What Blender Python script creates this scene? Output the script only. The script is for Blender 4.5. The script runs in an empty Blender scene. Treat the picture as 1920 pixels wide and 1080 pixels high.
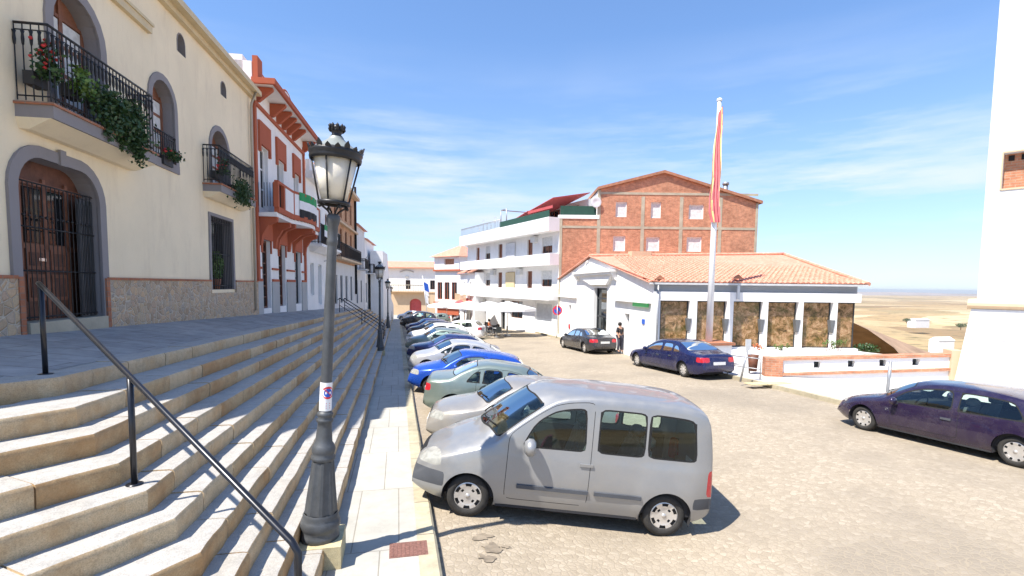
import bpy, bmesh, math, random
from mathutils import Vector, Matrix, noise
from mathutils.geometry import tessellate_polygon
from math import sin, cos, tan, atan2, radians, degrees, pi, sqrt, hypot
S = bpy.context.scene
COL = S.collection
rnd = random.Random(7)

# ------------------------------------------------------------------ camera model
F = 960.0; CX = 960.0; CY = 606.0
YAW = radians(12.6); PITCH = radians(4.2); ROLL = radians(0.66)
CAM = Vector((0, 0, 3.1)); SL = -0.03
_f = Vector((sin(YAW)*cos(PITCH), cos(YAW)*cos(PITCH), -sin(PITCH)))
_r = Vector((cos(YAW), -sin(YAW), 0)); _u = _r.cross(_f)
_R = _r*cos(ROLL) + _u*sin(ROLL); _U = _u*cos(ROLL) - _r*sin(ROLL)
def ray(px, py): return _f + _R*((px-CX)/F) + _U*((CY-py)/F)
def gz(x, y): return SL*(y-6)
def gp(px, py, h=0.0):            # point of the sloping street under a direction, h above it
    r = ray(px, py); t = (SL*(CAM.y-6)+h-CAM.z)/(r.z-SL*r.y); return CAM + r*t
def at(px, py, d): return CAM + ray(px, py)*d
def zp(px, py, z): r = ray(px, py); return CAM + r*((z-CAM.z)/r.z)

cam = bpy.data.cameras.new('camera'); camo = bpy.data.objects.new('camera', cam); COL.objects.link(camo)
M = Matrix((( _R.x, _U.x, -_f.x, CAM.x), (_R.y, _U.y, -_f.y, CAM.y), (_R.z, _U.z, -_f.z, CAM.z), (0,0,0,1)))
camo.matrix_world = M
cam.sensor_fit = 'HORIZONTAL'; cam.sensor_width = 36; cam.lens = 18.0
cam.shift_y = (CY-540)/1920; cam.clip_start = 0.05; cam.clip_end = 60000
S.camera = camo

# ------------------------------------------------------------------ materials
MATS = {}
def nmat(name):
    m = bpy.data.materials.new(name); m.use_nodes = True
    nt = m.node_tree; b = nt.nodes['Principled BSDF']; MATS[name] = m
    return m, nt, b
def N(nt, t, **k):
    n = nt.nodes.new(t)
    for a, v in k.items():
        if a in n.inputs.keys(): n.inputs[a].default_value = v
        else: setattr(n, a, v)
    return n
def co(nt, kind='Object', scale=1.0):
    c = N(nt, 'ShaderNodeTexCoord')
    mp = N(nt, 'ShaderNodeMapping'); nt.links.new(c.outputs[kind], mp.inputs[0])
    mp.inputs['Scale'].default_value = (scale,)*3 if not isinstance(scale, tuple) else scale
    return mp.outputs[0]
def noi(nt, v, sc, det=4, rough=.6):
    n = N(nt, 'ShaderNodeTexNoise'); n.inputs['Scale'].default_value = sc; n.inputs['Detail'].default_value = det
    n.inputs['Roughness'].default_value = rough; nt.links.new(v, n.inputs['Vector']); return n.outputs['Fac']
def ramp(nt, f, stops):
    r = N(nt, 'ShaderNodeValToRGB'); e = r.color_ramp.elements
    while len(e) < len(stops): e.new(.5)
    for i, (p, c) in enumerate(stops):
        e[i].position = p; e[i].color = (*c, 1) if len(c) == 3 else c
    nt.links.new(f, r.inputs[0]); return r.outputs[0]
def mix(nt, f, a, b, mode='MIX'):
    m = N(nt, 'ShaderNodeMix'); m.data_type = 'RGBA'; m.blend_type = mode
    for s, v in ((0, f), (6, a), (7, b)):
        if hasattr(v, 'links'): nt.links.new(v, m.inputs[s])
        elif isinstance(v, (int, float)): m.inputs[s].default_value = v
        else: m.inputs[s].default_value = (*v, 1)
    return m.outputs[2]
def bump(nt, b, h, s=.3, d=.02):
    n = N(nt, 'ShaderNodeBump'); n.inputs['Strength'].default_value = s; n.inputs['Distance'].default_value = d
    nt.links.new(h, n.inputs['Height']); nt.links.new(n.outputs[0], b.inputs['Normal'])
def sc(c, k): return tuple(min(1, x*k) for x in c)
def plain(name, c, rough=.6, metal=0, var=.12, scale=3.0, bmp=0, spec=.4, coat=0):
    m, nt, b = nmat(name); v = co(nt)
    col = ramp(nt, noi(nt, v, scale, 5, .65), [(.3, sc(c, 1-var)), (.7, sc(c, 1+var))])
    nt.links.new(col, b.inputs['Base Color'])
    b.inputs['Roughness'].default_value = rough; b.inputs['Metallic'].default_value = metal
    b.inputs['Specular IOR Level'].default_value = spec; b.inputs['Coat Weight'].default_value = coat
    b.inputs['Coat Roughness'].default_value = .04
    if bmp: bump(nt, b, noi(nt, v, scale*12, 4), bmp, .01)
    return m
def plaster(name, c, stain, amt=.35):
    m, nt, b = nmat(name); v = co(nt); vs = co(nt, 'Object', (1, 1, .25))
    n1 = noi(nt, v, .8, 6, .6); n2 = noi(nt, vs, 2.6, 5, .7)
    a = ramp(nt, n1, [(.35, sc(c, .95)), (.65, sc(c, 1.03))])
    k = ramp(nt, n2, [(.52, (0, 0, 0)), (.8, (amt,)*3)])
    nt.links.new(mix(nt, k, a, stain), b.inputs['Base Color']); b.inputs['Roughness'].default_value = .85
    b.inputs['Specular IOR Level'].default_value = .2
    bump(nt, b, noi(nt, v, 14, 6, .7), .25, .012); return m
plaster('cream_plaster', (.86, .735, .52), (.64, .52, .36), .5)
plaster('white_plaster', (.82, .81, .79), (.62, .60, .56))
plaster('old_white_plaster', (.64, .635, .63), (.48, .46, .43), .6)
plaster('tan_plaster', (.60, .45, .30), (.42, .30, .2))
plaster('red_paint_wall', (.42, .115, .06), (.30, .09, .05))
plaster('grey_trim', (.27, .25, .25), (.2, .19, .19))
plaster('eaves_shade_grey', (.42, .44, .47), (.36, .37, .39))  # wall under the hall eaves, with the eaves' shade put into its colour
plaster('grey_dado', (.42, .42, .41), (.3, .3, .29))
def voro(nt, v, scale, feat='F1'):
    n = N(nt, 'ShaderNodeTexVoronoi'); n.feature = feat; n.inputs['Scale'].default_value = scale
    nt.links.new(v, n.inputs['Vector']); return n
def warp(nt, v, sc_, amt):
    n = N(nt, 'ShaderNodeTexNoise'); n.inputs['Scale'].default_value = sc_; nt.links.new(v, n.inputs['Vector'])
    s = N(nt, 'ShaderNodeVectorMath', operation='SUBTRACT'); nt.links.new(n.outputs['Color'], s.inputs[0]); s.inputs[1].default_value = (.5, .5, .5)
    k = N(nt, 'ShaderNodeVectorMath', operation='SCALE'); nt.links.new(s.outputs[0], k.inputs[0]); k.inputs['Scale'].default_value = amt
    a = N(nt, 'ShaderNodeVectorMath', operation='ADD'); nt.links.new(v, a.inputs[0]); nt.links.new(k.outputs[0], a.inputs[1]); return a.outputs[0]
def stones(name, scale, cols, mortar, edge=.04, kind='UV', bd=.03, rough=.85, big=None):
    m, nt, b = nmat(name); v = warp(nt, co(nt, kind), scale*.8, .35/scale)
    a = voro(nt, v, scale); e = voro(nt, v, scale, 'DISTANCE_TO_EDGE')
    sep = N(nt, 'ShaderNodeSeparateColor'); nt.links.new(a.outputs['Color'], sep.inputs[0])
    k = len(cols); c = ramp(nt, sep.outputs[0], [((i+.5)/k, cc) for i, cc in enumerate(cols)])
    c = mix(nt, .35, c, ramp(nt, noi(nt, v, scale*5, 5, .75), [(.3, sc(cols[0], .55)), (.7, sc(cols[-1], 1.3))]))
    if big: c = mix(nt, ramp(nt, noi(nt, co(nt, kind), big[0], 6, .62), [(.46, (0, 0, 0)), (.64, (big[2],)*3)]), c, big[1])
    mk = ramp(nt, e.outputs['Distance'], [(edge*.35, (1, 1, 1)), (edge, (0, 0, 0))])
    nt.links.new(mix(nt, mk, c, mortar), b.inputs['Base Color']); b.inputs['Roughness'].default_value = rough
    b.inputs['Specular IOR Level'].default_value = .25
    h = ramp(nt, e.outputs['Distance'], [(0, (0, 0, 0)), (edge*2.2, (1, 1, 1))]); bump(nt, b, h, .7, bd); return m
stones('rubble_plinth', 7.5, [(.38, .28, .18), (.56, .43, .27), (.36, .34, .30), (.66, .46, .27), (.50, .36, .25)], (.56, .49, .38), .06)
stones('cobbles', 12.5, [(.29, .24, .175), (.37, .31, .23), (.33, .275, .205), (.425, .36, .275)], (.31, .26, .19), .07, 'Object', .006, .85, (.33, (.235, .20, .155), .75))
def slabs(name, c1, c2, mort, w, h, ms=.008, kind='UV', off=.5, bmp=.3, speck=.25):
    m, nt, b = nmat(name); v = co(nt, kind)
    t = N(nt, 'ShaderNodeTexBrick'); nt.links.new(v, t.inputs['Vector']); t.offset = off
    t.inputs['Color1'].default_value = (*c1, 1); t.inputs['Color2'].default_value = (*c2, 1); t.inputs['Mortar'].default_value = (*mort, 1)
    t.inputs['Scale'].default_value = 1; t.inputs['Brick Width'].default_value = w; t.inputs['Row Height'].default_value = h
    t.inputs['Mortar Size'].default_value = ms; t.inputs['Mortar Smooth'].default_value = .2
    n = ramp(nt, noi(nt, v, 3.1, 7, .75), [(.25, (1-speck*1.3,)*3), (.75, (1+speck,)*3)])
    n2 = ramp(nt, noi(nt, v, .5, 4, .6), [(.3, (1-speck*.7,)*3), (.7, (1.05,)*3)])
    nt.links.new(mix(nt, 1, mix(nt, 1, t.outputs['Color'], n, 'MULTIPLY'), n2, 'MULTIPLY'), b.inputs['Base Color']); b.inputs['Roughness'].default_value = .85
    b.inputs['Specular IOR Level'].default_value = .25
    inv = N(nt, 'ShaderNodeMath', operation='SUBTRACT'); inv.inputs[0].default_value = 1; nt.links.new(t.outputs['Fac'], inv.inputs[1]); bump(nt, b, inv.outputs[0], bmp, .01)
    return m
slabs('platform_paving', (.34, .33, .315), (.41, .395, .375), (.22, .21, .19), 1.1, .55, .01)
slabs('pavement_slabs', (.40, .385, .34), (.45, .435, .385), (.27, .25, .21), .52, 1.9, .008, off=.4, speck=.14)
slabs('kerb_stone', (.42, .37, .26), (.50, .44, .31), (.3, .26, .2), 9, 1.0, .012, off=0)
slabs('pale_concrete', (.55, .53, .50), (.59, .57, .54), (.5, .48, .45), 3.1, 3.4, .012, off=0, speck=.08)
slabs('orange_brick', (.50, .20, .11), (.64, .28, .155), (.50, .34, .24), .26, .085, .011, speck=.36)
slabs('dark_brick', (.50, .25, .13), (.60, .31, .16), (.5, .36, .25), .26, .085, .01)
slabs('red_tile_edge', (.40, .15, .08), (.46, .19, .1), (.3, .2, .15), .2, .1, .008)
def granite(name, c, stain, s0=.5, s1=.75):
    m, nt, b = nmat(name); v = co(nt)
    sp = ramp(nt, noi(nt, v, 95, 2, .8), [(.3, sc(c, .72)), (.5, c), (.72, sc(c, 1.22))])
    st = ramp(nt, noi(nt, v, 1.3, 6, .7), [(s0, (0, 0, 0)), (s1, (.75,)*3)])
    cr = ramp(nt, noi(nt, v, 7, 6, .8), [(.3, (.75,)*3), (.55, (1, 1, 1))])
    nt.links.new(mix(nt, 1, mix(nt, st, sp, stain), cr, 'MULTIPLY'), b.inputs['Base Color'])
    b.inputs['Roughness'].default_value = .8; b.inputs['Specular IOR Level'].default_value = .3
    bump(nt, b, noi(nt, v, 9, 7, .75), .5, .02); return m
granite('granite_tread', (.43, .41, .375), (.36, .32, .25), .5, .8)
granite('granite_riser_brown', (.50, .36, .20), (.40, .22, .09), .42, .62)
granite('granite_riser', (.56, .435, .275), (.48, .29, .13), .46, .66)
granite('yellow_stone', (.58, .50, .30), (.42, .33, .19))
def tiles():
    m, nt, b = nmat('roof_tiles'); v = co(nt)
    c = ramp(nt, noi(nt, v, 5.5, 3, .8), [(.25, (.40, .16, .10)), (.45, (.58, .24, .155)), (.6, (.66, .32, .215)), (.78, (.76, .48, .35))])
    l = ramp(nt, noi(nt, v, 1.1, 5, .7), [(.5, (0, 0, 0)), (.75, (.3,)*3)])
    nt.links.new(mix(nt, l, c, (.66, .50, .38)), b.inputs['Base Color']); b.inputs['Roughness'].default_value = .85
tiles()
plain('tile_dark', (.36, .17, .10), .85, var=.3, scale=4)
plain('black_iron', (.022, .022, .024), .42, .2, .3, 9, .1)
plain('lamp_hood', (.26, .28, .26), .5, .2)
plain('lamp_iron', (.085, .09, .095), .5, .25, .25, 5, .15)
plain('handrail_paint', (.016, .017, .022), .28, .3, .2, 8, 0, .6)
plain('old_wood', (.13, .05, .028), .6, 0, .45, 4, .3)
plain('brown_wood', (.22, .09, .05), .6, 0, .3, 5, .2)
plain('dark_leaf_metal', (.045, .05, .055), .55, .3, .2, 4)
plain('curtain', (.62, .62, .60), .9, var=.2, scale=6)
plain('white_frame', (.8, .8, .79), .5, var=.04)
plain('dark_gap', (.012, .012, .012), .8)
plain('terracotta_pot', (.36, .14, .075), .8)
plain('black_pot', (.03, .03, .032), .6)
plain('gutter_cream', (.62, .50, .30), .6, var=.08)
plain('pipe_beige', (.42, .36, .28), .6, var=.1)
plain('cloth_green', (.02, .27, .09), .8, var=.08)
plain('cloth_white', (.78, .78, .78), .85, var=.05)
plain('cloth_black', (.02, .02, .022), .85)
plain('cloth_red', (.62, .16, .17), .8, var=.1)
plain('cloth_yellow', (.80, .62, .28), .8, var=.1)
plain('awning_red', (.50, .09, .09), .8, var=.12)
plain('dark_green_mesh', (.02, .07, .05), .8)
plain('green_sign', (.10, .62, .18), .5, var=.05)
plain('rust_cover', (.24, .12, .095), .85, .2, .35, 30, .6)
plain('sign_red', (.65, .03, .04), .45, var=.05)
plain('sign_blue', (.02, .10, .48), .45, var=.05)
plain('sign_white', (.8, .8, .8), .5, var=.06, scale=20)
plain('steel_grey', (.35, .36, .37), .45, .6, .15, 6)
plain('satellite_grey', (.62, .62, .63), .5, .1)
plain('ac_grey', (.55, .56, .56), .5)
plain('soil_bank', (.30, .20, .13), .95, 0, .35, .5, .5)
plain('tan_concrete', (.40, .36, .27), .9, 0, .2, 1.5, .3)
plain('skin', (.52, .30, .21), .55, var=.06)
plain('hair_dark', (.015, .012, .01), .6)
plain('shirt_dark', (.03, .03, .035), .85)
plain('shirt_orange', (.55, .16, .06), .85)
plain('trousers_dark', (.05, .05, .07), .85)
plain('plastic_dark', (.03, .035, .035), .5)
plain('geranium', (.55, .04, .04), .7, var=.2)
plain('oil_stain', (.255, .21, .155), .6, var=.4, scale=6)
def leafmat(name, a, b_):
    m, nt, b = nmat(name); v = co(nt)
    nt.links.new(ramp(nt, noi(nt, v, 7, 4, .8), [(.35, a), (.65, b_)]), b.inputs['Base Color']); b.inputs['Roughness'].default_value = .55
    b.inputs['Subsurface Weight'].default_value = 0
leafmat('leaf_dark', (.014, .04, .01), (.045, .10, .025))
leafmat('leaf_bright', (.06, .13, .02), (.13, .22, .04))
def paint(name, c, metal=.55, rough=.32, dusty=.0):
    m, nt, b = nmat(name); v = co(nt)
    col = ramp(nt, noi(nt, v, 2.2, 5, .7), [(.3, sc(c, .95)), (.7, sc(c, 1.04))])
    if dusty:
        d = ramp(nt, noi(nt, v, 3.0, 6, .7), [(.4, (0, 0, 0)), (.8, (dusty,)*3)]); col = mix(nt, d, col, (.42, .37, .29))
    nt.links.new(col, b.inputs['Base Color']); b.inputs['Metallic'].default_value = metal; b.inputs['Roughness'].default_value = rough
    b.inputs['Coat Weight'].default_value = .7; b.inputs['Coat Roughness'].default_value = .06
    nt.links.new(ramp(nt, noi(nt, v, 6, 5), [(.3, (rough*.85,)*3), (.7, (rough*1.25,)*3)]), b.inputs['Roughness'])
paint('paint_silver', (.285, .29, .295), .4, .40, .3)
paint('paint_silver_warm', (.30, .285, .265), .35, .38, .25)
paint('paint_grey_green', (.22, .275, .245), .5, .35, .15)
paint('paint_bright_blue', (.014, .075, .42), .3, .28)
paint('paint_light_silver', (.48, .48, .49), .4, .32)
paint('paint_navy', (.02, .03, .12), .4, .28)
paint('paint_charcoal', (.035, .035, .042), .4, .28, .1)
paint('paint_deep_blue', (.008, .012, .075), .35, .25, .06)
paint('paint_purple', (.022, .012, .045), .35, .25, .1)
paint('paint_white', (.78, .78, .77), .05, .3)
plain('bumper_plastic', (.07, .075, .085), .6, var=.12)
plain('tyre_rubber', (.035, .033, .03), .85, 0, .25, 10, .2)
plain('rim_silver', (.62, .60, .57), .35, .6, .1, 9)
plain('rim_dark', (.02, .02, .02), .7)
plain('seat_cloth', (.11, .12, .12), .95, var=.2, scale=9)
plain('seat_pink', (.45, .12, .2), .9)
plain('car_inside', (.03, .03, .033), .9)
plain('chrome', (.7, .7, .7), .2, 1)
plain('plate_white', (.72, .72, .70), .4, var=.03)
def lens(name, c, rough=.15):
    m, nt, b = nmat(name); v = co(nt)
    nt.links.new(ramp(nt, noi(nt, v, 14, 2), [(.35, sc(c, .8)), (.6, sc(c, 1.05))]), b.inputs['Base Color'])
    b.inputs['Roughness'].default_value = rough; b.inputs['Coat Weight'].default_value = 1
lens('headlamp_lens', (.36, .36, .33)); lens('tail_lens', (.50, .02, .03)); lens('amber_lens', (.7, .3, .05))
def glass(name, tint, trans, refl_rough=.02, base=(.01, .013, .013)):
    m, nt, b = nmat(name); nt.nodes.remove(b)
    o = nt.nodes['Material Output']; t = N(nt, 'ShaderNodeBsdfTransparent'); t.inputs[0].default_value = (*tint, 1)
    d = N(nt, 'ShaderNodeBsdfDiffuse'); d.inputs[0].default_value = (*base, 1)
    g = N(nt, 'ShaderNodeBsdfGlossy'); g.inputs['Roughness'].default_value = refl_rough; g.inputs[0].default_value = (.55, .62, .62, 1) if name == 'screen_glass' else (.95, 1, 1, 1)
    fr = N(nt, 'ShaderNodeFresnel'); fr.inputs[0].default_value = 1.33 if name == 'screen_glass' else 1.5
    m1 = N(nt, 'ShaderNodeMixShader'); m1.inputs[0].default_value = trans
    nt.links.new(d.outputs[0], m1.inputs[1]); nt.links.new(t.outputs[0], m1.inputs[2])
    m2 = N(nt, 'ShaderNodeMixShader'); nt.links.new(fr.outputs[0], m2.inputs[0])
    nt.links.new(m1.outputs[0], m2.inputs[1]); nt.links.new(g.outputs[0], m2.inputs[2]); nt.links.new(m2.outputs[0], o.inputs[0])
glass('clear_glass', (.84, .95, .90), .95); plain('pillar_shade_grey', (.13, .135, .14), .6); glass('car_glass', (.78, .92, .87), .93); glass('screen_glass', (.62, .76, .74), .8)
glass('window_glass', (.3, .32, .32), .3, .03, (.02, .022, .025))
def milky():
    m, nt, b = nmat('lantern_glass'); v = co(nt)
    nt.links.new(ramp(nt, noi(nt, v, 4, 4), [(.3, (.60, .55, .46)), (.7, (.72, .68, .59))]), b.inputs['Base Color'])
    b.inputs['Roughness'].default_value = .25; b.inputs['Subsurface Weight'].default_value = .5; b.inputs['Subsurface Radius'].default_value = (.2, .2, .15)
    b.inputs['Subsurface Scale'].default_value = .3
milky()
def mural():
    m, nt, b = nmat('mural_glass'); v = co(nt)
    w = warp(nt, v, 1.6, .9)
    c = ramp(nt, noi(nt, w, 3.6, 7, .78), [(.30, (.015, .018, .012)), (.40, (.09, .055, .02)), (.47, (.22, .13, .05)), (.55, (.36, .21, .11)), (.62, (.46, .32, .18)), (.70, (.44, .38, .06))])
    gz_ = N(nt, 'ShaderNodeSeparateXYZ'); nt.links.new(v, gz_.inputs[0])
    top_ = N(nt, 'ShaderNodeMath', operation='MULTIPLY_ADD'); nt.links.new(gz_.outputs[2], top_.inputs[0]); top_.inputs[1].default_value = .9; nt.links.new(noi(nt, w, 2.2, 5), top_.inputs[2])
    c = mix(nt, ramp(nt, top_.outputs[0], [(0, (0, 0, 0)), (1, (0, 0, 0))]) if False else 0, c, c)
    c = mix(nt, ramp(nt, noi(nt, v, 1.7, 4), [(.5, (0, 0, 0)), (.66, (.75,)*3)]), c, mix(nt, noi(nt, w, 11, 5), (.015, .022, .01), (.15, .13, .03)))
    nt.links.new(c, b.inputs['Base Color']); b.inputs['Roughness'].default_value = .12
mural()
def fields():
    m, nt, b = nmat('far_fields'); v = co(nt, 'Object', (.0016, .0045, 1)); v2 = co(nt, 'Object', (.02, .05, 1))
    vo = voro(nt, warp(nt, v, 2, .35), 1.0); s = N(nt, 'ShaderNodeSeparateColor'); nt.links.new(vo.outputs['Color'], s.inputs[0])
    c = ramp(nt, s.outputs[0], [(.1, (.36, .25, .13)), (.3, (.52, .40, .22)), (.5, (.25, .17, .095)), (.7, (.58, .47, .28)), (.85, (.42, .31, .17)), (.95, (.20, .17, .09))])
    n = noi(nt, v2, 1.0, 6, .7); c = mix(nt, ramp(nt, n, [(.54, (0, 0, 0)), (.62, (.8,)*3)]), c, (.15, .13, .07))
    nt.links.new(c, b.inputs['Base Color']); b.inputs['Roughness'].default_value = 1; b.inputs['Specular IOR Level'].default_value = 0
fields()
plain('far_hills', (.34, .29, .25), 1, 0, .2, .002, 0, 0)
def MT(n): return MATS[n]

# ------------------------------------------------------------------ mesh helpers
class Frame:                       # vertical plane: u along, n outward, z up
    def __init__(s, a, b, left=True):
        d = Vector((b[0]-a[0], b[1]-a[1])); s.len = d.length; d.normalize(); s.o = Vector((a[0], a[1], 0)); s.u = Vector((d.x, d.y, 0))
        s.n = Vector((d.y, -d.x, 0)) if left else Vector((-d.y, d.x, 0))
        s.m = Matrix(((s.u.x, s.n.x, 0, s.o.x), (s.u.y, s.n.y, 0, s.o.y), (0, 0, 1, 0), (0, 0, 0, 1)))
    def uv(s, px, py, n=0.0):
        r = ray(px, py); t = ((s.o-CAM).dot(s.n)+n)/r.dot(s.n); p = CAM + r*t
        return ((p-s.o).dot(s.u), p.z)
    def P(s, u, n, z): return s.m @ Vector((u, n, z))
class MB:
    def __init__(s, m=None): s.v = []; s.f = []; s.mi = []; s.m = m if m is not None else Matrix(); s.cur = 0; s.sm = []
    def add(s, pts, faces, mi=None, smooth=False):
        k = len(s.v); s.v += [s.m @ Vector(p) for p in pts]
        for f in faces: s.f.append(tuple(i+k for i in f)); s.mi.append(s.cur if mi is None else mi); s.sm.append(smooth)
        return s
    def box(s, x0, x1, y0, y1, z0, z1, mi=None):
        return s.add([(x0,y0,z0),(x1,y0,z0),(x1,y1,z0),(x0,y1,z0),(x0,y0,z1),(x1,y0,z1),(x1,y1,z1),(x0,y1,z1)],
              [(3,2,1,0),(4,5,6,7),(0,1,5,4),(1,2,6,5),(2,3,7,6),(3,0,4,7)], mi)
    def hexa(s, b, t, mi=None): # bottom 4 points, top 4 points
        return s.add(list(b)+list(t), [(3,2,1,0),(4,5,6,7),(0,1,5,4),(1,2,6,5),(2,3,7,6),(3,0,4,7)], mi)
    def quad(s, a, b, c, d, mi=None): return s.add([a,b,c,d], [(0,1,2,3)], mi)
    def tube(s, pts, r, n=8, mi=None, caps=True):
        pts = [Vector(p) for p in pts]; rs = r if isinstance(r, (list, tuple)) else [r]*len(pts); V = []
        for i, p in enumerate(pts):
            d = (pts[min(i+1, len(pts)-1)]-pts[max(i-1, 0)]).normalized()
            a = d.cross(Vector((0,0,1)) if abs(d.z) < .95 else Vector((1,0,0))).normalized(); b = d.cross(a)
            V += [p+a*rs[i]*cos(2*pi*k/n)+b*rs[i]*sin(2*pi*k/n) for k in range(n)]
        Fc = [(i*n+k, i*n+(k+1)%n, (i+1)*n+(k+1)%n, (i+1)*n+k) for i in range(len(pts)-1) for k in range(n)]
        s.add(V, Fc, mi, True)
        if caps: s.add(V[:n], [tuple(range(n))], mi); s.add(V[-n:], [tuple(range(n))], mi)
        return s
    def lathe(s, c, prof, n=16, mi=None, ax=None, smooth=True):   # prof: (r, h)
        c = Vector(c); ax = ax or (Vector((1,0,0)), Vector((0,1,0)), Vector((0,0,1)))
        V = [c+ax[0]*r*cos(2*pi*k/n)+ax[1]*r*sin(2*pi*k/n)+ax[2]*h for r, h in prof for k in range(n)]
        Fc = [(i*n+k, i*n+(k+1)%n, (i+1)*n+(k+1)%n, (i+1)*n+k) for i in range(len(prof)-1) for k in range(n)]
        return s.add(V, Fc, mi, smooth)
    def prism(s, poly, axis, a, b, mi=None):   # poly in the other two coordinates
        def P(p, t): return {0: (t, p[0], p[1]), 1: (p[0], t, p[1]), 2: (p[0], p[1], t)}[axis]
        n = len(poly); s.add([P(p, a) for p in poly]+[P(p, b) for p in poly],
            [tuple(range(n))[::-1], tuple(range(n, 2*n))]+[(i, (i+1) % n, n+(i+1) % n, n+i) for i in range(n)], mi); return s
    def build(s, name, mats, parent=None, recalc=True, smooth_angle=None):
        if isinstance(mats, str): mats = [mats]
        off = Vector((0,0,0))
        if parent is not None:
            q = parent
            while q is not None: off += q.location; q = q.parent
        me = bpy.data.meshes.new(name); me.from_pydata([v-off for v in s.v], [], s.f)
        for m in mats: me.materials.append(MT(m))
        for p, k, q in zip(me.polygons, s.mi, s.sm): p.material_index = min(k, len(mats)-1); p.use_smooth = q
        uvl = me.uv_layers.new(name='UVMap')
        if recalc:
            bm = bmesh.new(); bm.from_mesh(me); bmesh.ops.remove_doubles(bm, verts=bm.verts, dist=1e-5) if len(s.v) < 60000 else None
            bmesh.ops.recalc_face_normals(bm, faces=bm.faces); bm.to_mesh(me); bm.free()
        uvl = me.uv_layers[0]
        for p in me.polygons:
            n = p.normal
            if abs(n.z) > .7: t = None
            else: t = Vector((-n.y, n.x, 0)).normalized()
            for li in p.loop_indices:
                w = me.vertices[me.loops[li].vertex_index].co + off
                uvl.data[li].uv = (w.x, w.y) if t is None else (w.dot(t), w.z)
        o = bpy.data.objects.new(name, me); COL.objects.link(o)
        if parent is not None: o.parent = parent
        return o
def tag(o, label, cat, group=None):
    o['label'] = label; o['category'] = cat
    if group: o['group'] = group
    return o
def thing(name, label, cat, loc=(0,0,0), group=None):
    o = bpy.data.objects.new(name, None); COL.objects.link(o); o.location = loc; o.empty_display_size = .2
    return tag(o, label, cat, group)
def kind(o, k='structure'): o['kind'] = k; return o
def kids(o): return [c for c in bpy.data.objects if c.parent == o]
def dup(o, parent=None):
    c = o.copy(); COL.objects.link(c); c.parent = parent
    for ch in kids(o): dup(ch, c)
    return c
def arch(u0, u1, z0, z1, rise=None, n=10):  # opening polygon with a rounded head
    w = (u1-u0)/2; r = w if rise is None else rise; c = (u0+u1)/2
    return [(u0, z0), (u1, z0)] + [(c+w*cos(pi*i/n), z1-r+r*sin(pi*i/n)) for i in range(n+1)]
def rarch(u0, u1, z0, z1, r, n=6, top=.0):  # flat head with big rounded corners, slight camber
    P = [(u0, z0), (u1, z0)]
    P += [(u1-r+r*cos(pi/2*i/n), z1-r+r*sin(pi/2*i/n)) for i in range(n+1)]
    P += [(u0+r-r*sin(pi/2*i/n), z1-r+r*cos(pi/2*i/n)) for i in range(n+1)]
    c = (u0+u1)/2; w = (u1-u0)/2
    return [(u, z+(top*(1-((u-c)/w)**2) if z > z1-r else 0)) for u, z in P]
def rect(u0, u1, z0, z1): return [(u0, z0), (u1, z0), (u1, z1), (u0, z1)]
def facade(mb, outer, holes=(), depth=.25, back=0, n0=0, mi=0, mh=None):
    loops = [[Vector((p[0], p[1], 0)) for p in L] for L in [outer]+list(holes)]
    flat = [p for L in loops for p in L]; tr = tessellate_polygon(loops)
    mb.add([(p.x, n0, p.y) for p in flat], [tuple(t) for t in tr], mi)
    for h in holes:
        k = len(h); mb.add([(p[0], n0, p[1]) for p in h]+[(p[0], n0-depth, p[1]) for p in h], [(i, (i+1) % k, k+(i+1) % k, k+i) for i in range(k)], mi if mh is None else mh)
    if back:
        k = len(outer); mb.add([(p[0], n0, p[1]) for p in outer]+[(p[0], n0-back, p[1]) for p in outer],
            [(i, (i+1) % k, k+(i+1) % k, k+i) for i in range(k)]+[tuple(range(k, 2*k))], mi)
def band(mb, inner, outer, n0, n1, mi=None):   # raised frame between two matching outlines (open at the foot)
    k = len(inner)
    V = [(p[0], n0, p[1]) for p in inner]+[(p[0], n1, p[1]) for p in inner]+[(p[0], n1, p[1]) for p in outer]+[(p[0], n0, p[1]) for p in outer]
    Fc = []
    for i in range(1, k):
        j = (i+1) % k
        if j == 0: j = 0
        Fc += [(i, j, k+j, k+i), (k+i, k+j, 2*k+j, 2*k+i), (2*k+i, 2*k+j, 3*k+j, 3*k+i)]
    mb.add(V, Fc, mi)
def leaves(mb, center, size, n, ls=.05, mi=None, fn=None, seed=1):
    r = random.Random(seed)
    for _ in range(n):
        while True:
            p = Vector((r.uniform(-1,1), r.uniform(-1,1), r.uniform(-1,1)))
            if p.length < 1: break
        p = Vector((p.x*size[0], p.y*size[1], p.z*size[2])) + Vector(center)
        if fn: p = fn(p, r)
        a = Vector((r.gauss(0,1), r.gauss(0,1), r.gauss(0,1))).normalized(); b = a.cross(Vector((r.gauss(0,1), r.gauss(0,1), r.gauss(0,1)))).normalized()
        l = ls*r.uniform(.6, 1.3)
        mb.add([p-a*l, p-b*l*.6+a*l*.1, p+a*l, p+b*l*.6+a*l*.1], [(0,1,2,3)], mi)
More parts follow.
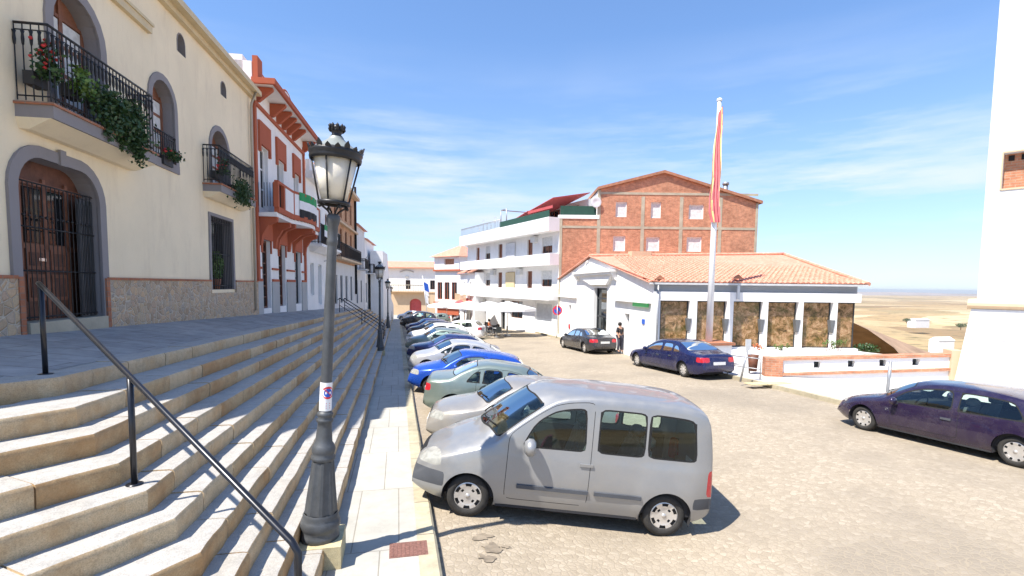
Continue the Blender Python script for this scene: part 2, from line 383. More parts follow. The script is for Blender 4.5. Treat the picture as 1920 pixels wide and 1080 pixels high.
# ------------------------------------------------------------------ ground, road, pavements, steps
def strip_sheet(name, mat, x0, x1, y0, y1, h, step=4.0, fn=None):
    mb = MB(); n = max(1, int((y1-y0)/step))
    for i in range(n):
        a, b = y0+(y1-y0)*i/n, y0+(y1-y0)*(i+1)/n
        mb.quad((x0,a,gz(0,a)+h),(x1,a,gz(0,a)+h),(x1,b,gz(0,b)+h),(x0,b,gz(0,b)+h))
    return kind(mb.build(name, mat))
def ground():
    # terrain: the village spur, falling away on the right to a plain that reaches the horizon
    xs = [-12000,-6000,-2500,-900,-300,-120,-60,-30,-10,0,8,14,20,25.5,27,30,36,45,60,90,150,250,400,700,1200,2200,4000,8000,14000]
    ys = [-9000,-3000,-900,-300,-120,-50,-20,0,6,12,20,30,40,50,60,75,95,115,135,150,170,210,280,400,600,900,1500,2500,4500,8000,15000]
    V = []
    def h(x, y):
        v = gz(0, max(-60, min(110, y)))-(.6 if -.5 < x < 15 else .03)
        d = max(0, x-25.5, (y-115)*.8, (-60-y)*.6, -60-x)
        if x > 25.5 and d < 10: v -= d*.5
        elif d > 0: v -= 5+(d-10)*.16 if d > 10 else d*.5
        v = max(v, -72)
        if v < -60: v += 6*noise.noise(Vector((x*.0012, y*.0012, 0)))
        return v
    for y in ys:
        for x in xs: V.append((x, y, h(x, y)))
    n = len(xs); mb = MB(); mb.add(V, [(j*n+i, j*n+i+1, (j+1)*n+i+1, (j+1)*n+i) for j in range(len(ys)-1) for i in range(n-1)], smooth=False)
    kind(mb.build('terrain', 'far_fields'))
    mb = MB(); pts = []
    for i in range(61):
        a = radians(-60+i*2.6); R_ = 9500+900*sin(i*.9); hh = 10+55*max(0, noise.noise(Vector((i*.23, 3, 0)))+.25)
        x, y = sin(a)*R_, cos(a)*R_; pts += [(x*.93, y*.93, -75), (x, y, -66+hh), (x*1.1, y*1.1, -80)]
    mb.add(pts, [(3*i+k, 3*i+3+k, 3*i+4+k, 3*i+1+k) for i in range(60) for k in (0, 1)], smooth=True)
    kind(mb.build('hills', 'far_hills'))
ground()
KX = .43                                    # kerb line on the left
def dip(x):                                 # the street sags toward its middle
    return -.30*max(0, min(1, (x-.7)/2.6, (8.6-x)/4.2))
mb = MB(); XR = [KX-.2, .7, 1.3, 2.0, 2.7, 3.3, 4.4, 5.2, 6.0, 7.0, 7.8, 8.6, 10, 12.6, 15.2]; YR = [-12+4*i for i in range(32)]
mb.add([(x, y, gz(0, y)+dip(x)) for y in YR for x in XR], [(j*15+i, j*15+i+1, (j+1)*15+i+1, (j+1)*15+i) for j in range(31) for i in range(14)], smooth=True)
kind(mb.build('road', 'cobbles'))
# left pavement and its kerb
mb = MB()
for i in range(31):
    a, b = -12+4*i, -8+4*i
    mb.quad((-1.3,a,gz(0,a)+.12),(KX-.22,a,gz(0,a)+.12),(KX-.22,b,gz(0,b)+.12),(-1.3,b,gz(0,b)+.12))
kind(mb.build('pavement', 'pavement_slabs'))
mb = MB()
for i in range(123):
    a, b = -12+i, -12+i+.99
    za, zb = gz(0,a)+.125, gz(0,b)+.125
    j = rnd.uniform(-.006, .006)
    prof = [(KX-.22, 0), (KX-.03+j, 0), (KX+j, -.03), (KX+.012+j, -.2)]
    mb.add([(x, a, za+z) for x, z in prof]+[(x, b, zb+z) for x, z in prof], [(k, k+1, 5+k, 4+k) for k in range(3)]+[(0,1,2,3),(4,5,6,7)])
kind(mb.build('kerb', 'kerb_stone'))
# dark seam along the foot of the kerb, sharing the oil patch colour
mb = MB(); 
for i in range(40):
    a, b = -4+i*.6, -4+(i+1)*.6
    w = lambda t: .035+.02*noise.noise(Vector((t*1.3, 0, 0)))
    mb.quad((KX+.005,a,gz(0,a)+.006),(KX+.02+w(a),a,gz(0,a)+.006),(KX+.02+w(b),b,gz(0,b)+.006),(KX+.005,b,gz(0,b)+.006))
kind(mb.build('gutter', 'oil_stain'))
# right pavement
mb = MB()
ra = [gp(1900,880), gp(1570,782), gp(1400,727), gp(1230,694), gp(1160,672), gp(1040,646), gp(962,625), gp(900,610), gp(850,598)]
ra = [(11.6, -12)]+[(11.75, 4)]+[(12.1, 9), (12.3, 14), (12.3, 16.6), (12.25, 21), (12.25, 27)]+[(12.0, 36), (12.2, 46), (12.0, 56), (11.6, 70), (11.0, 88)]
def rstrip(off0, h0, off1, h1, mbx):
    for (xa, ya), (xb, yb) in zip(ra[:-1], ra[1:]):
        n = 4
        for k in range(n):
            x0, y0, x1, y1 = [xa+(xb-xa)*k/n, ya+(yb-ya)*k/n, xa+(xb-xa)*(k+1)/n, ya+(yb-ya)*(k+1)/n]
            mbx.quad((x0+off0, y0, gz(0,y0)+h0), (x0+off1, y0, gz(0,y0)+h1), (x1+off1, y1, gz(0,y1)+h1), (x1+off0, y1, gz(0,y1)+h0))
rstrip(0.15, .13, 13.4, .13, mb)
kind(mb.build('pavement_right', 'pale_concrete'))
mb = MB(); rstrip(0, -.05, 0.0, .135, mb); rstrip(0, .135, .17, .135, mb); kind(mb.build('kerb_right', 'kerb_stone'))

RISE = .197; TOPZ = 2.13
def sz(k, y): return TOPZ-RISE*k+SL*(y-6)
NX = [-3.34, -2.88, -2.60, -2.29, -2.02, -1.76, -1.50, -1.25, -1.01, -.75]
NC = [5.98, 5.38, 5.10, 4.84, 4.67, 4.53, 4.28, 4.05, 3.78, 3.5]
LD = Vector((-.59, -.807))                  # the flight turns this way at its near end
LN = Vector((-.807, .59))                   # inward (up the flight) there
YE = 66.0
def steps():
    mb = MB(); r = random.Random(3)
    for k in range(10):
        cx, cy = NX[k], NC[k]
        # mitre direction between inward -X and LN
        mi_ = (Vector((-1, 0))+LN).normalized(); mi_ /= max(.3, mi_.dot(Vector((-1, 0))))
        wid = .62 if k else .42
        def sect(p, inw, z):
            if p[1] < 14: w_ = .014*noise.noise(Vector((p[0]*4.3, p[1]*4.3, k*3.7))); p = (p[0]+inw.x*w_, p[1]+inw.y*w_)
            pr = [(wid, 0), (.05, 0), (.018, -.006), (.003, -.026), (0, -.06), (.012, -RISE-.03), (.03, -RISE-.06)]
            return [(p[0]+inw.x*d, p[1]+inw.y*d, z+dz) for d, dz in pr]
        cm = [1]
        def seg(p0, i0, z0, p1, i1, z1):
            cm[0] = 2 if r.random() < .35 else 1
            n_ = int((Vector(p1)-Vector(p0)).length/.16) if min(p0[1], p1[1]) < 11 else 1
            if n_ > 1:
                for q in range(n_):
                    f0, f1 = q/n_, (q+1)/n_; seg1(Vector(p0).lerp(Vector(p1), f0), i0.lerp(i1, f0), z0+(z1-z0)*f0, Vector(p0).lerp(Vector(p1), f1), i0.lerp(i1, f1), z0+(z1-z0)*f1, q == 0, q == n_-1)
            else: seg1(p0, i0, z0, p1, i1, z1)
        def seg1(p0, i0, z0, p1, i1, z1, c0=True, c1=True):
            a, b = sect(p0, i0, z0), sect(p1, i1, z1); m = len(a)
            mb.add(a+b, [(i, i+1, m+i+1, m+i) for i in range(0, 2)], 0, True)
            mb.add(a+b, [(i, i+1, m+i+1, m+i) for i in range(2, m-1)], cm[0], True)
            if c0: mb.add(a, [tuple(range(m))], 1)
            if c1: mb.add(b, [tuple(range(m))], 1)
        # backing mass, a little inside the stones
        # corner stone spans the mitre
        y = cy; first = r.uniform(.5, .9)
        ins = Vector((-1, 0))
        bits = []
        jit = lambda s=.006: r.uniform(-s, s)
        c = Vector((cx, cy)); s0 = r.uniform(.55, 1.0)
        zz = lambda p: sz(k, p[1])
        # left leg from the corner outwards
        jl = jit(.004)
        seg(c+LD*s0, LN, zz(c+LD*s0)+jl, c, mi_, zz(c)+jl); seg(c, mi_, zz(c)+jl, c+Vector((0, first)), ins, zz(c+Vector((0, first)))+jl)
        t = s0
        while t < 9:
            L = r.uniform(.8, 1.7); g = .016; j = jit(.008); o = LN*jit(.008)
            seg(c+LD*(t+L)+o, LN, zz(c+LD*(t+L))+j, c+LD*(t+g)+o, LN, zz(c+LD*(t+g))+j); t += L
        y = cy+first
        while y < YE-k*.0:
            L = r.uniform(.7, 1.5)*(1 if y < 25 else 2); g = .015; j = jit(.006); o = Vector((jit(.007), 0))
            a = Vector((cx, y+g))+o; b = Vector((cx, y+L))+o; ns = 1; pa = a
            for q_ in range(ns):
                pb = a.lerp(b, (q_+1)/ns); w2 = Vector((jit(.007), 0)) if q_ < ns-1 else Vector((0, 0))
                seg(pa, ins, zz(pa)+j, pb+w2, ins, zz(pb)+j); pa = pb+w2
            y += L
    o = mb.build('steps', ['granite_tread', 'granite_riser', 'granite_riser_brown'], recalc=False); kind(o)
    mb = MB()
    for k in range(10):     # solid core under the stones so that joints stay dark but closed
        c = Vector((NX[k], NC[k])); d = .03
        mi_ = (Vector((-1, 0))+LN).normalized()
        pts = [c+LD*9+LN*d, c+mi_*d, Vector((NX[k]-d, YE))]
        inn = [c+LD*9+LN*.9, c+mi_*.9, Vector((NX[k]-.9, YE))]
        for (p, q, pi_, qi) in ((pts[0], pts[1], inn[0], inn[1]), (pts[1], pts[2], inn[1], inn[2])):
            zb = -.25
            A = [(p.x,p.y,sz(k,p.y)-.018), (q.x,q.y,sz(k,q.y)-.018), (qi.x,qi.y,sz(k,qi.y)-.018), (pi_.x,pi_.y,sz(k,pi_.y)-.018)]
            mb.add(A+[(p.x,p.y,sz(k,p.y)+zb), (q.x,q.y,sz(k,q.y)+zb)], [(0,1,2,3),(0,1,5,4)])
    kind(mb.build('steps_core', 'granite_riser'))
    # far end wall of the flight
steps()
# ------------------------------------------------------------------ left terrace of houses
FA = at(50, 530, 6000/750.); FB = at(470, 530, 6000/330.)
FL = Frame(FA, FB)
def fbase(u):   # paving level at the foot of the house fronts
    return 2.30 - .0285*(u) if u < 60 else 2.30-.0285*60
# platform paving between steps and houses
mb = MB()
def cornerN(d): c = Vector((NX[0], NC[0])); m = (Vector((-1,0))+LN).normalized(); return c+m*d
c0 = cornerN(.40)
far = [(-8.0, -4, 2.5)]
ysamp = [c0.y+.0, 8, 10, 13, 16, 20, 25, 30, 36, 44, 52, 60, 66]
prev = None
for y in ysamp:
    u = y-FA.y; wx = FL.P(u, 0, 0).x-.3; a = (NX[0]-.36, y, sz(0, y)+.0); b = (wx, y, fbase(u)+.0)
    if prev: mb.quad(prev[0], a, b, prev[1])
    prev = (a, b)
y = ysamp[0]; w0 = (FL.P(y-FA.y, 0, 0).x-.3, y, fbase(y-FA.y)); q = Vector((NX[0], NC[0]))+LN*.38+LD*9
mb.quad((NX[0]-.36, y, sz(0, y)), w0, (-9.5, y, 2.33), (q.x, q.y, sz(0, q.y)))
kind(mb.build('platform', 'platform_paving'))

def railing(mb, pts, z0, z1, closed=False, sp=.105, r=.0105, dec=True):
    # pts: plan polyline in frame coords (u, n)
    for (a, b) in zip(pts[:-1], pts[1:]):
        a, b = Vector(a), Vector(b); L = (b-a).length; n = max(1, round(L/sp))
        for z, rr in ((z0+.07, r*1.1), (z1-.10, r*1.0), (z1, r*1.9)): mb.tube([(a.x,a.y,z),(b.x,b.y,z)], rr, 4 if rr < .015 else 6)
        for i in range(n+1):
            p = a+(b-a)*i/n
            mb.tube([(p.x,p.y,z0),(p.x,p.y,z1)], r, 4, caps=False)
            if dec: mb.lathe((p.x,p.y,z1-.36), [(.0,0),(.018,.05),(.024,.12),(.018,.2),(.03,.245),(.0,.26)], 5)
def balcony(parent, fr, u0, u1, zs, prot, ztop, name='balcony'):
    b = MB(fr.m)
    t = .22
    b.hexa([(u0+.06,0,zs-t-.16),(u1-.06,0,zs-t-.16),(u1-.06,.14,zs-t-.16),(u0+.06,.14,zs-t-.16)], [(u0,0,zs-t),(u1,0,zs-t),(u1,prot-.04,zs-t),(u0,prot-.04,zs-t)], 2)
    b.box(u0, u1, 0, prot, zs-t, zs-.03, 0)
    b.box(u0-.03, u1+.03, 0, prot+.03, zs-.03, zs+.01, 1)
    o = b.build(name, ['grey_trim', 'red_tile_edge', 'cream_plaster'], parent)
    m = MB(fr.m); railing(m, [(u0+.04, .02), (u0+.04, prot-.05), (u1-.04, prot-.05), (u1-.04, .02)], zs+.04, ztop)
    m.build('railing', 'black_iron', o); return o

def cream_house():
    H = thing('cream_house', 'cream plastered house with grey arched surrounds, iron balconies and a rubble stone plinth', 'house', FL.P(3, 0, 2.2))
    fr = FL; CT = 9.72
    uL = -1.0; u1 = 11.0; um = 1.55                  # eaves step down toward the near end
    dz = 2.30
    door = rarch(-.12, 1.86, dz+.12, 5.02, .50, top=.05)
    w1 = rect(6.98, 8.66, 2.88, 5.02)
    a1 = arch(.86, 2.12, 5.78, 8.10); a2 = arch(3.98, 5.02, 5.98, 7.82); a3 = arch(7.22, 8.52, 5.92, 7.62)
    v1 = arch(5.36, 5.76, 8.88, 9.36, .2, 6); v2 = arch(8.12, 8.50, 8.80, 9.22, .19, 6)
    outer = [(uL, 1.6), (u1, 1.6), (u1, CT), (um, CT), (um, 9.50), (.35, 9.50), (.35, 9.15), (uL, 9.15)]
    mb = MB(fr.m); facade(mb, outer, [door, w1, a1, a2, a3, v1, v2], .34, 8.5, mh=1)
    mb.build('wall', ['cream_plaster', 'grey_trim'], H)
    # plinth
    mb = MB(fr.m)
    for a, b in ((uL, -.26), (1.98, 6.86), (8.80, u1)): mb.box(a, b, 0, .06, 1.6, 3.12, 0); mb.box(a, b, 0, .075, 3.12, 3.17, 1)
    mb.box(6.86, 8.80, 0, .06, 1.6, 2.78, 0)
    for a in (-.26, 1.90): mb.box(a, a+.10, 0, .08, 1.6, 3.15, 1)
    mb.build('plinth', ['rubble_plinth', 'red_tile_edge'], H)
    # surrounds
    mb = MB(fr.m)
    def grow(poly, g, foot=0): 
        cu = sum(p[0] for p in poly)/len(poly); out = []
        n = len(poly)
        for i, p in enumerate(poly):
            a = Vector(poly[i-1]); b = Vector(poly[(i+1) % n]); c = Vector(p)
            d1 = (c-a).normalized() if (c-a).length > 1e-6 else Vector((0,1)); d2 = (b-c).normalized() if (b-c).length > 1e-6 else d1
            nn = Vector(((d1+d2).y, -(d1+d2).x)).normalized()
            if i in (0, 1): out.append((p[0]+(-g if i == 0 else g), p[1]-foot))
            else: out.append((p[0]+nn.x*g, p[1]+nn.y*g))
        return out
    band(mb, door, grow(door, .19), -.02, .045); 
    for a, g, s_ in ((a1, .19, .035), (a2, .16, .035), (a3, .15, .035), (w1, .13, .04), (v1, .03, .012), (v2, .03, .012)):
        m2 = MB(fr.m); band(m2, a, grow(a, g), -.02, s_)
        if a is a2: m2.box(3.82, 5.18, -.02, .04, 5.78, 5.98)
        m2.build('surround', 'grey_trim', H)
    mb.box(.80, .94, .03, .075, 5.04, 5.30)
    mb.build('surround', 'grey_trim', H)
    # threshold
    mb = MB(fr.m); mb.box(-.12, 1.86, -.3, .10, 1.9, dz+.13); mb.build('doorstep', 'tan_concrete', H)
    # door: timber leaves behind an iron gate
    D_ = MB(fr.m); D_.box(-.12, 1.86, -.34, -.29, dz+.1, 5.2); 
    for (a, b) in ((-.08, .30), (.36, .86), (.92, 1.40)):
        for z0, z1 in ((2.75, 3.2), (3.28, 3.62)): D_.box(a+.06, b-.05, -.29, -.262, z0, z1, 1); D_.box(a+.11, b-.1, -.262, -.25, z0+.06, z1-.06, 0)
        D_.box(a+.06, b-.05, -.29, -.275, 3.72, 4.62, 2)
    for u in (-.10, .32, .88, 1.42): D_.box(u-.035, u+.035, -.29, -.255, dz+.1, 4.8, 1)
    D_.box(-.12, 1.86, -.29, -.255, 3.62, 3.70, 1); D_.box(-.12, 1.86, -.29, -.25, 4.66, 4.73, 1)
    d = D_.build('door', ['old_wood', 'brown_wood', 'window_glass'], H)
    m = MB(fr.m); m.box(.66, .82, -.25, -.235, 3.42, 3.47); m.build('letter_plate', 'chrome', d)
    g = MB(fr.m)
    for i in range(19): 
        u = -.06+i*.102; g.tube([(u,-.08,dz+.16),(u,-.08,4.66)], .009, 4, caps=False)
    for z in (2.5, 3.25, 3.95, 4.66): g.tube([(-.11,-.08,z),(1.85,-.08,z)], .013, 4)
    for i in range(15):
        c = .0+i*.125; g.lathe((c, -.08, 4.1), [(.0,0),(.03,.03),(.0,.06)], 5)
    g.build('gate', 'black_iron', H)
    g = MB(fr.m); g.box(1.42, 1.84, -.12, -.09, dz+.14, 4.58); 
    for i in range(9): g.box(1.44+i*.045, 1.46+i*.045, -.09, -.08, dz+.2, 4.5)
    g.build('gate_leaf', 'dark_leaf_metal', H)
    # upper openings
    def french(a, u0, u1, z0, z1, nm, shut=False):
        f = MB(fr.m); c = (u0+u1)/2
        f.box(u0, u1, -.32, -.28, z0, z1, 0)
        for u in (u0+.04, c, u1-.04): f.box(u-.045, u+.045, -.28, -.24, z0, z1, 0)
        k = 4
        for i in range(k+1): z = z0+(z1-.35-z0)*i/k; f.box(u0, u1, -.28, -.245, z-.03, z+.03, 0)
        w = f.build(nm, 'brown_wood', a)
        p = MB(fr.m); p.box(u0+.08, c-.045, -.275, -.262, z0+.1, z1-.4); p.box(c+.045, u1-.08, -.275, -.262, z0+.1, z1-.4); p.build('pane', 'curtain', w)
    french(H, .86, 2.12, 5.78, 8.1, 'balcony_door'); french(H, 3.98, 5.02, 5.98, 7.82, 'window'); french(H, 7.22, 8.52, 5.92, 7.62, 'balcony_door')
    m = MB(fr.m); railing(m, [(3.98, .02), (5.02, .02)], 6.0, 6.62, dec=False); m.build('railing', 'black_iron', H)
    # lower window and grille
    f = MB(fr.m); f.box(6.98, 8.66, -.32, -.26, 2.88, 5.02); w = f.build('window', 'dark_leaf_metal', H)
    p = MB(fr.m); p.box(7.06, 7.78, -.255, -.24, 3.0, 4.9); p.box(7.86, 8.58, -.255, -.24, 3.0, 4.9); p.build('pane', 'window_glass', w)
    g = MB(fr.m)
    for i in range(13): u = 7.02+i*.133; g.tube([(u,-.03,2.9),(u,-.03,5.0)], .011, 4, caps=False)
    for z in (3.0, 3.95, 4.9): g.tube([(6.99,-.03,z),(8.65,-.03,z)], .012, 4)
    g.build('grille', 'black_iron', w)
    balcony(H, fr, -.04, fr.uv(289, 190, .5)[0], 5.80, .52, 6.98); balcony(H, fr, 6.60, fr.uv(478, 320, .48)[0], 5.86, .48, 6.92)
    # cornice, gutter and tile edge
    c = MB(fr.m)
    for zt, a, b in ((CT, um, u1),): c.box(a, b, 0, .14, zt-.10, zt+.04, 0); c.box(a, b, 0, .33, zt+.04, zt+.20, 0)
    c.box(-.9, 3.95, 0, .10, 8.64, 8.80, 0); c.box(-.9, 3.99, 0, .13, 8.80, 8.86, 0)
    c.build('cornice', 'gutter_cream', H)
    rt = MB(fr.m)
    n = int((u1-um)/.21)
    for i in range(n):
        u = um+.1+i*.21
        rt.lathe((u, .24, CT+.17), [(.09, 0), (.075, 1.2), (.09, 1.22), (.075, 4)], 8, ax=(Vector((1,0,0)), Vector((0,0,1)), Vector((0,-1,.28)).normalized()))
    rt.hexa([(um,.3,CT+.13),(u1,.3,CT+.13),(u1,-8.5,CT+.13),(um,-8.5,CT+.13)], [(um,.3,CT+.17),(u1,.3,CT+.17),(u1,-4,CT+1.35),(um,-4,CT+1.35)])
    rt.build('roof', 'roof_tiles', H)
    # downpipe
    p = MB(fr.m); p.tube([(10.55,.30,CT+.12),(10.55,.12,CT-.35),(10.55,.09,CT-.6),(10.55,.09,2.1)], .045, 8); p.build('downpipe', 'pipe_beige', H)
    return H
cream_house()
def near_neighbour():       # stands left of the frame; its roof shades the near steps
    fr = FL; H = thing('low_neighbour_house', 'low cream house adjoining the near end of the cream house, beyond the left edge', 'house', fr.P(-2.5, 0, 2.3))
    mb = MB(fr.m); poly = [(-5.3, 1.6), (-1.0, 1.6), (-1.0, 9.1), (-3.2, 8.85), (-3.9, 8.2), (-5.3, 6.5)]
    facade(mb, poly, [rect(-3.2, -2.2, 3.2, 4.8)], .25, 7); mb.build('wall', 'cream_plaster', H)
    w = MB(fr.m); w.box(-3.2, -2.2, -.28, -.22, 3.2, 4.8); w.build('window', 'dark_leaf_metal', H)
near_neighbour()
def hanging(name, label, cat, u, z, n, L, spread, seed, mat='leaf_dark', flowers=False, cnt=500, up=.25, frame=None, pot=True):
    fr = frame or FL; T = thing(name, label, cat, fr.P(u, n, z), 'plants on the cream house balconies')
    mb = MB(fr.m); r = random.Random(seed)
    for _ in range(cnt):
        t = r.random(); du = r.gauss(0, spread*.4); lim = L*(.55+.45*noise.noise(Vector(((u+du)*2.7, seed, 0)))*1.6)
        p = Vector((u+du, n+abs(r.gauss(0, .10)), z+up*r.random()**2 - max(.05, lim)*t**1.1))
        a = Vector((r.gauss(0,1), r.gauss(0,1), r.gauss(0,1))).normalized(); b = a.cross(Vector((r.gauss(0,1), r.gauss(0,1), r.gauss(0,1)))).normalized(); l = r.uniform(.025, .05)
        mb.add([p-a*l, p-b*l*.7, p+a*l, p+b*l*.7], [(0,1,2,3)])
    if flowers:
        for _ in range(26):
            p = Vector((u+r.gauss(0, spread*.35), n+r.uniform(-.05, .12), z+up*r.random()))
            mb.lathe(p, [(0,-.03),(.028,-.01),(.028,.012),(0,.03)], 6, 1)
    mb.build('foliage', [mat, 'geranium'], T)
    if pot:
        mb = MB(fr.m); mb.box(u-spread*.6, u+spread*.6, n-.18, n-.03, z-.22, z-.02); mb.build('planter', 'black_pot', T)
hanging('hanging_plant', 'large dark green plant trailing over the front rail of the big balcony', 'plant', FL.uv(223,200,.55)[0], 6.32, .50, 1.0, .98, 3, cnt=2600, up=.28)
hanging('hanging_plant', 'long thin strand of dark leaves hanging lowest at the far end of the big balcony', 'plant', FL.uv(250,250,.56)[0], 5.95, .56, 1.15, .24, 5, cnt=620)
hanging('potted_plant', 'red geraniums in a dark box at the near end of the big balcony', 'plant', .12, 6.3, .30, .25, .25, 8, 'leaf_dark', True, 420, .5)
hanging('potted_plant', 'bright green spiky plant beside the red geraniums on the big balcony', 'plant', .75, 6.35, .40, .25, .26, 9, 'leaf_bright', False, 420, .35)
hanging('hanging_plant', 'dark green plant trailing off the far end of the smaller balcony', 'plant', FL.uv(452,345,.5)[0], 6.05, .46, .95, .8, 11, cnt=1500, up=.25)
hanging('potted_plant', 'pot with pinkish plant inside the near corner of the smaller balcony', 'plant', 7.1, 6.3, .28, .2, .35, 12, 'leaf_dark', True, 320, .4)
hanging('potted_plant', 'low planter on the sill of the arched window between the balconies', 'plant', 4.5, 6.08, .12, .12, .38, 13, 'leaf_dark', True, 260, .16)
# plant in the barred window
T = thing('potted_plant', 'bright green potted plant behind the bars of the ground floor window', 'plant', FL.P(7.75, -.16, 2.9))
mb = MB(FL.m); mb.lathe((7.75, -.15, 2.9), [(.0,0),(.09,0),(.13,.3),(.11,.3),(0,.28)], 12); mb.build('pot', 'terracotta_pot', T)
mb = MB(FL.m); leaves(mb, (7.8, -.13, 3.62), (.42, .11, .45), 620, .055, seed=4); mb.build('foliage', 'leaf_bright', T)

# ---- generic house front used further down the row
def opening(fr, H, u0, u1, z0, z1, dep=.2, kindn='window', framec='white_frame', panec='window_glass', mull=1, bars=0):
    f = MB(fr.m); t = .07
    f.box(u0, u0+t, -dep, -dep+.06, z0, z1); f.box(u1-t, u1, -dep, -dep+.06, z0, z1); f.box(u0+t, u1-t, -dep, -dep+.06, z1-t, z1); f.box(u0+t, u1-t, -dep, -dep+.06, z0, z0+t)
    for i in range(mull): u = u0+(u1-u0)*(i+1)/(mull+1); f.box(u-.03, u+.03, -dep, -dep+.05, z0+t, z1-t)
    for i in range(bars): z = z0+(z1-z0)*(i+1)/(bars+1); f.box(u0+t, u1-t, -dep, -dep+.04, z-.025, z+.025)
    o = f.build(kindn, framec, H); p = MB(fr.m); p.box(u0, u1, -dep-.03, -dep+.005, z0, z1); p.build('panel' if kindn == 'door' else 'pane', panec, o); return o
def red_house():
    fr = FL; u0, u1 = 11.04, 18.75; H = thing('red_trimmed_house', 'tall white house with brick red trim, bracketed cornice and masonry balcony', 'house', fr.P(15, 0, 2))
    zb = 2.0; doors = [(11.7, 12.75, 4.75), (13.9, 14.95, 4.72), (16.6, 17.75, 4.60)]
    ups = [(11.75, 12.7), (14.0, 14.95), (16.7, 17.6)]
    holes = [rect(a, b, zb+.1, z) for a, b, z in doors]+[rect(a, b, 5.95, 8.25) for a, b in ups]
    mb = MB(fr.m); facade(mb, rect(u0, u1, 1.3, 11.0), holes, .3, 9); mb.build('wall', 'white_plaster', H)
    for a, b in ((u0, 11.62), (12.83, 13.82), (15.03, 16.52), (17.83, u1)): mb = MB(fr.m); mb.box(a, b, 0, .05, 1.3, 3.15); mb.build('dado', 'grey_dado', H)
    t = MB(fr.m)
    def tr(a, b, z0, z1, d=.05): t.box(a, b, 0, d, z0, z1)
    tr(u0, u0+.22, 3.15, 9.9, .07); tr(u1-.25, u1, 3.15, 9.9, .07)
    for a, b in ((u0+.22, 11.55), (12.9, 13.75), (15.1, 16.45), (17.9, u1-.25)): tr(a, b, 3.15, 3.25, .07); tr(a, b, 3.62, 3.70, .06)
    for a, b, z in doors: tr(a-.12, b+.12, z, z+.75, .08); tr(a-.10, a, z-.5, z, .05); tr(b, b+.10, z-.5, z, .05)
    for a, b in ups: tr(a-.22, b+.22, 8.28, 9.12, .09); t.box(a-.22, a-.08, .0, .09, 8.0, 8.28); t.box(b+.08, b+.22, .0, .09, 8.0, 8.28)
    tr(u0, u1, 9.55, 9.68, .08)
    # cornice shelf
    t.box(u0-.1, u1+.15, .70, .80, 10.22, 10.42); t.box(u0-.1, u0+.02, 0, .70, 10.22, 10.42); t.box(u1+.03, u1+.15, 0, .7, 10.22, 10.42)
    for i, u in enumerate([11.35, 13.1, 14.0, 14.8, 15.6, 16.5, 18.6]): t.prism([(0, 9.72), (.12, 9.72), (.6, 10.14), (.6, 10.22), (0, 10.22)], 0, u, u+.18)
    # parapet: piers and shaped rail
    for a, b, z in ((u0, u0+.55, 11.2), (13.6, 13.95, 11.15), (16.5, 16.85, 11.15), (u1-.5, u1, 11.05)): t.box(a, b, .02, .2, 10.42, z)
    t.build('trim', 'red_paint_wall', H)
    pz = MB(fr.m); pz.box(u0-.02, u1+.05, .0, .69, 10.24, 10.38)
    def hump(a, b, z, h): 
        return [(a, 10.42)]+[(a+(b-a)*i/10, z+h*sin(pi*i/10)) for i in range(11)]+[(b, 10.42)]
    segs = ((u0+.55, 13.6, 10.75, .0), (13.95, 16.5, 10.75, .65), (16.85, u1-.5, 10.7, .0))
    for s_ in segs: pz.prism(hump(*s_), 1, .05, .15)
    pz.build('parapet', 'white_plaster', H)
    t = MB(fr.m)
    for a, b, z, h in segs:
        t.tube([(a+(b-a)*i/10, .10, z+h*sin(pi*i/10)+.03) for i in range(11)], .07, 6)
        if h: 
            for i in (2, 4, 6, 8): t.box(a+(b-a)*i/10-.09, a+(b-a)*i/10+.09, .15, .18, 10.6, z+h*sin(pi*i/10)-.1)
    t.build('parapet_coping', 'red_paint_wall', H)
    m = MB(fr.m); m.box(u0, u0+.9, -1.1, -.3, 10.5, 11.2); m.build('roof_block', 'white_plaster', H)
    for a, b, z in doors: opening(fr, H, a, b, zb+.1, z, .2, 'door', 'dark_leaf_metal' if a > 16 else 'old_wood', 'window_glass' if a < 16 else 'steel_grey', 1, 5)
    for a, b in ups: opening(fr, H, a, b, 5.95, 8.25, .2, 'balcony_door', 'white_frame', 'dark_gap', 1, 2)
    # bowed balcony
    def bow(u): 
        c = 15.3; return .75+ (.42*(1-((u-c)/1.9)**2) if abs(u-c) < 1.9 else 0)
    us = [11.2+i*(18.6-11.2)/28 for i in range(29)]
    b = MB(fr.m)
    for k in range(28):
        a, c = us[k], us[k+1]; fa, fc = bow(a), bow(c)
        b.hexa([(a,0,5.55),(c,0,5.55),(c,fc-.05,5.55),(a,fa-.05,5.55)], [(a,0,5.68),(c,0,5.68),(c,fc-.05,5.68),(a,fa-.05,5.72)], 1)
        b.hexa([(a,fa-.14,5.72),(c,fc-.14,5.72),(c,fc+.02,5.72),(a,fa+.02,5.72)], [(a,fa-.14,5.92),(c,fc-.14,5.92),(c,fc+.03,5.92),(a,fa+.03,5.92)], 0)
        b.hexa([(a,fa-.12,6.78),(c,fc-.12,6.78),(c,fc+.02,6.78),(a,fa+.02,6.78)], [(a,fa-.12,6.88),(c,fc-.12,6.88),(c,fc+.02,6.88),(a,fa+.02,6.88)], 0)
        if a > 12.0: b.hexa([(a,fa-.10,5.92),(c,fc-.10,5.92),(c,fc+.01,5.92),(a,fa+.01,5.92)], [(a,fa-.10,6.78),(c,fc-.10,6.78),(c,fc+.01,6.78),(a,fa+.01,6.78)], 1)
    for u in (11.2, 12.0, 13.45, 17.15, 18.5): b.box(u-.07, u+.09, bow(u)-.14, bow(u)+.03, 5.9, 6.8, 0)
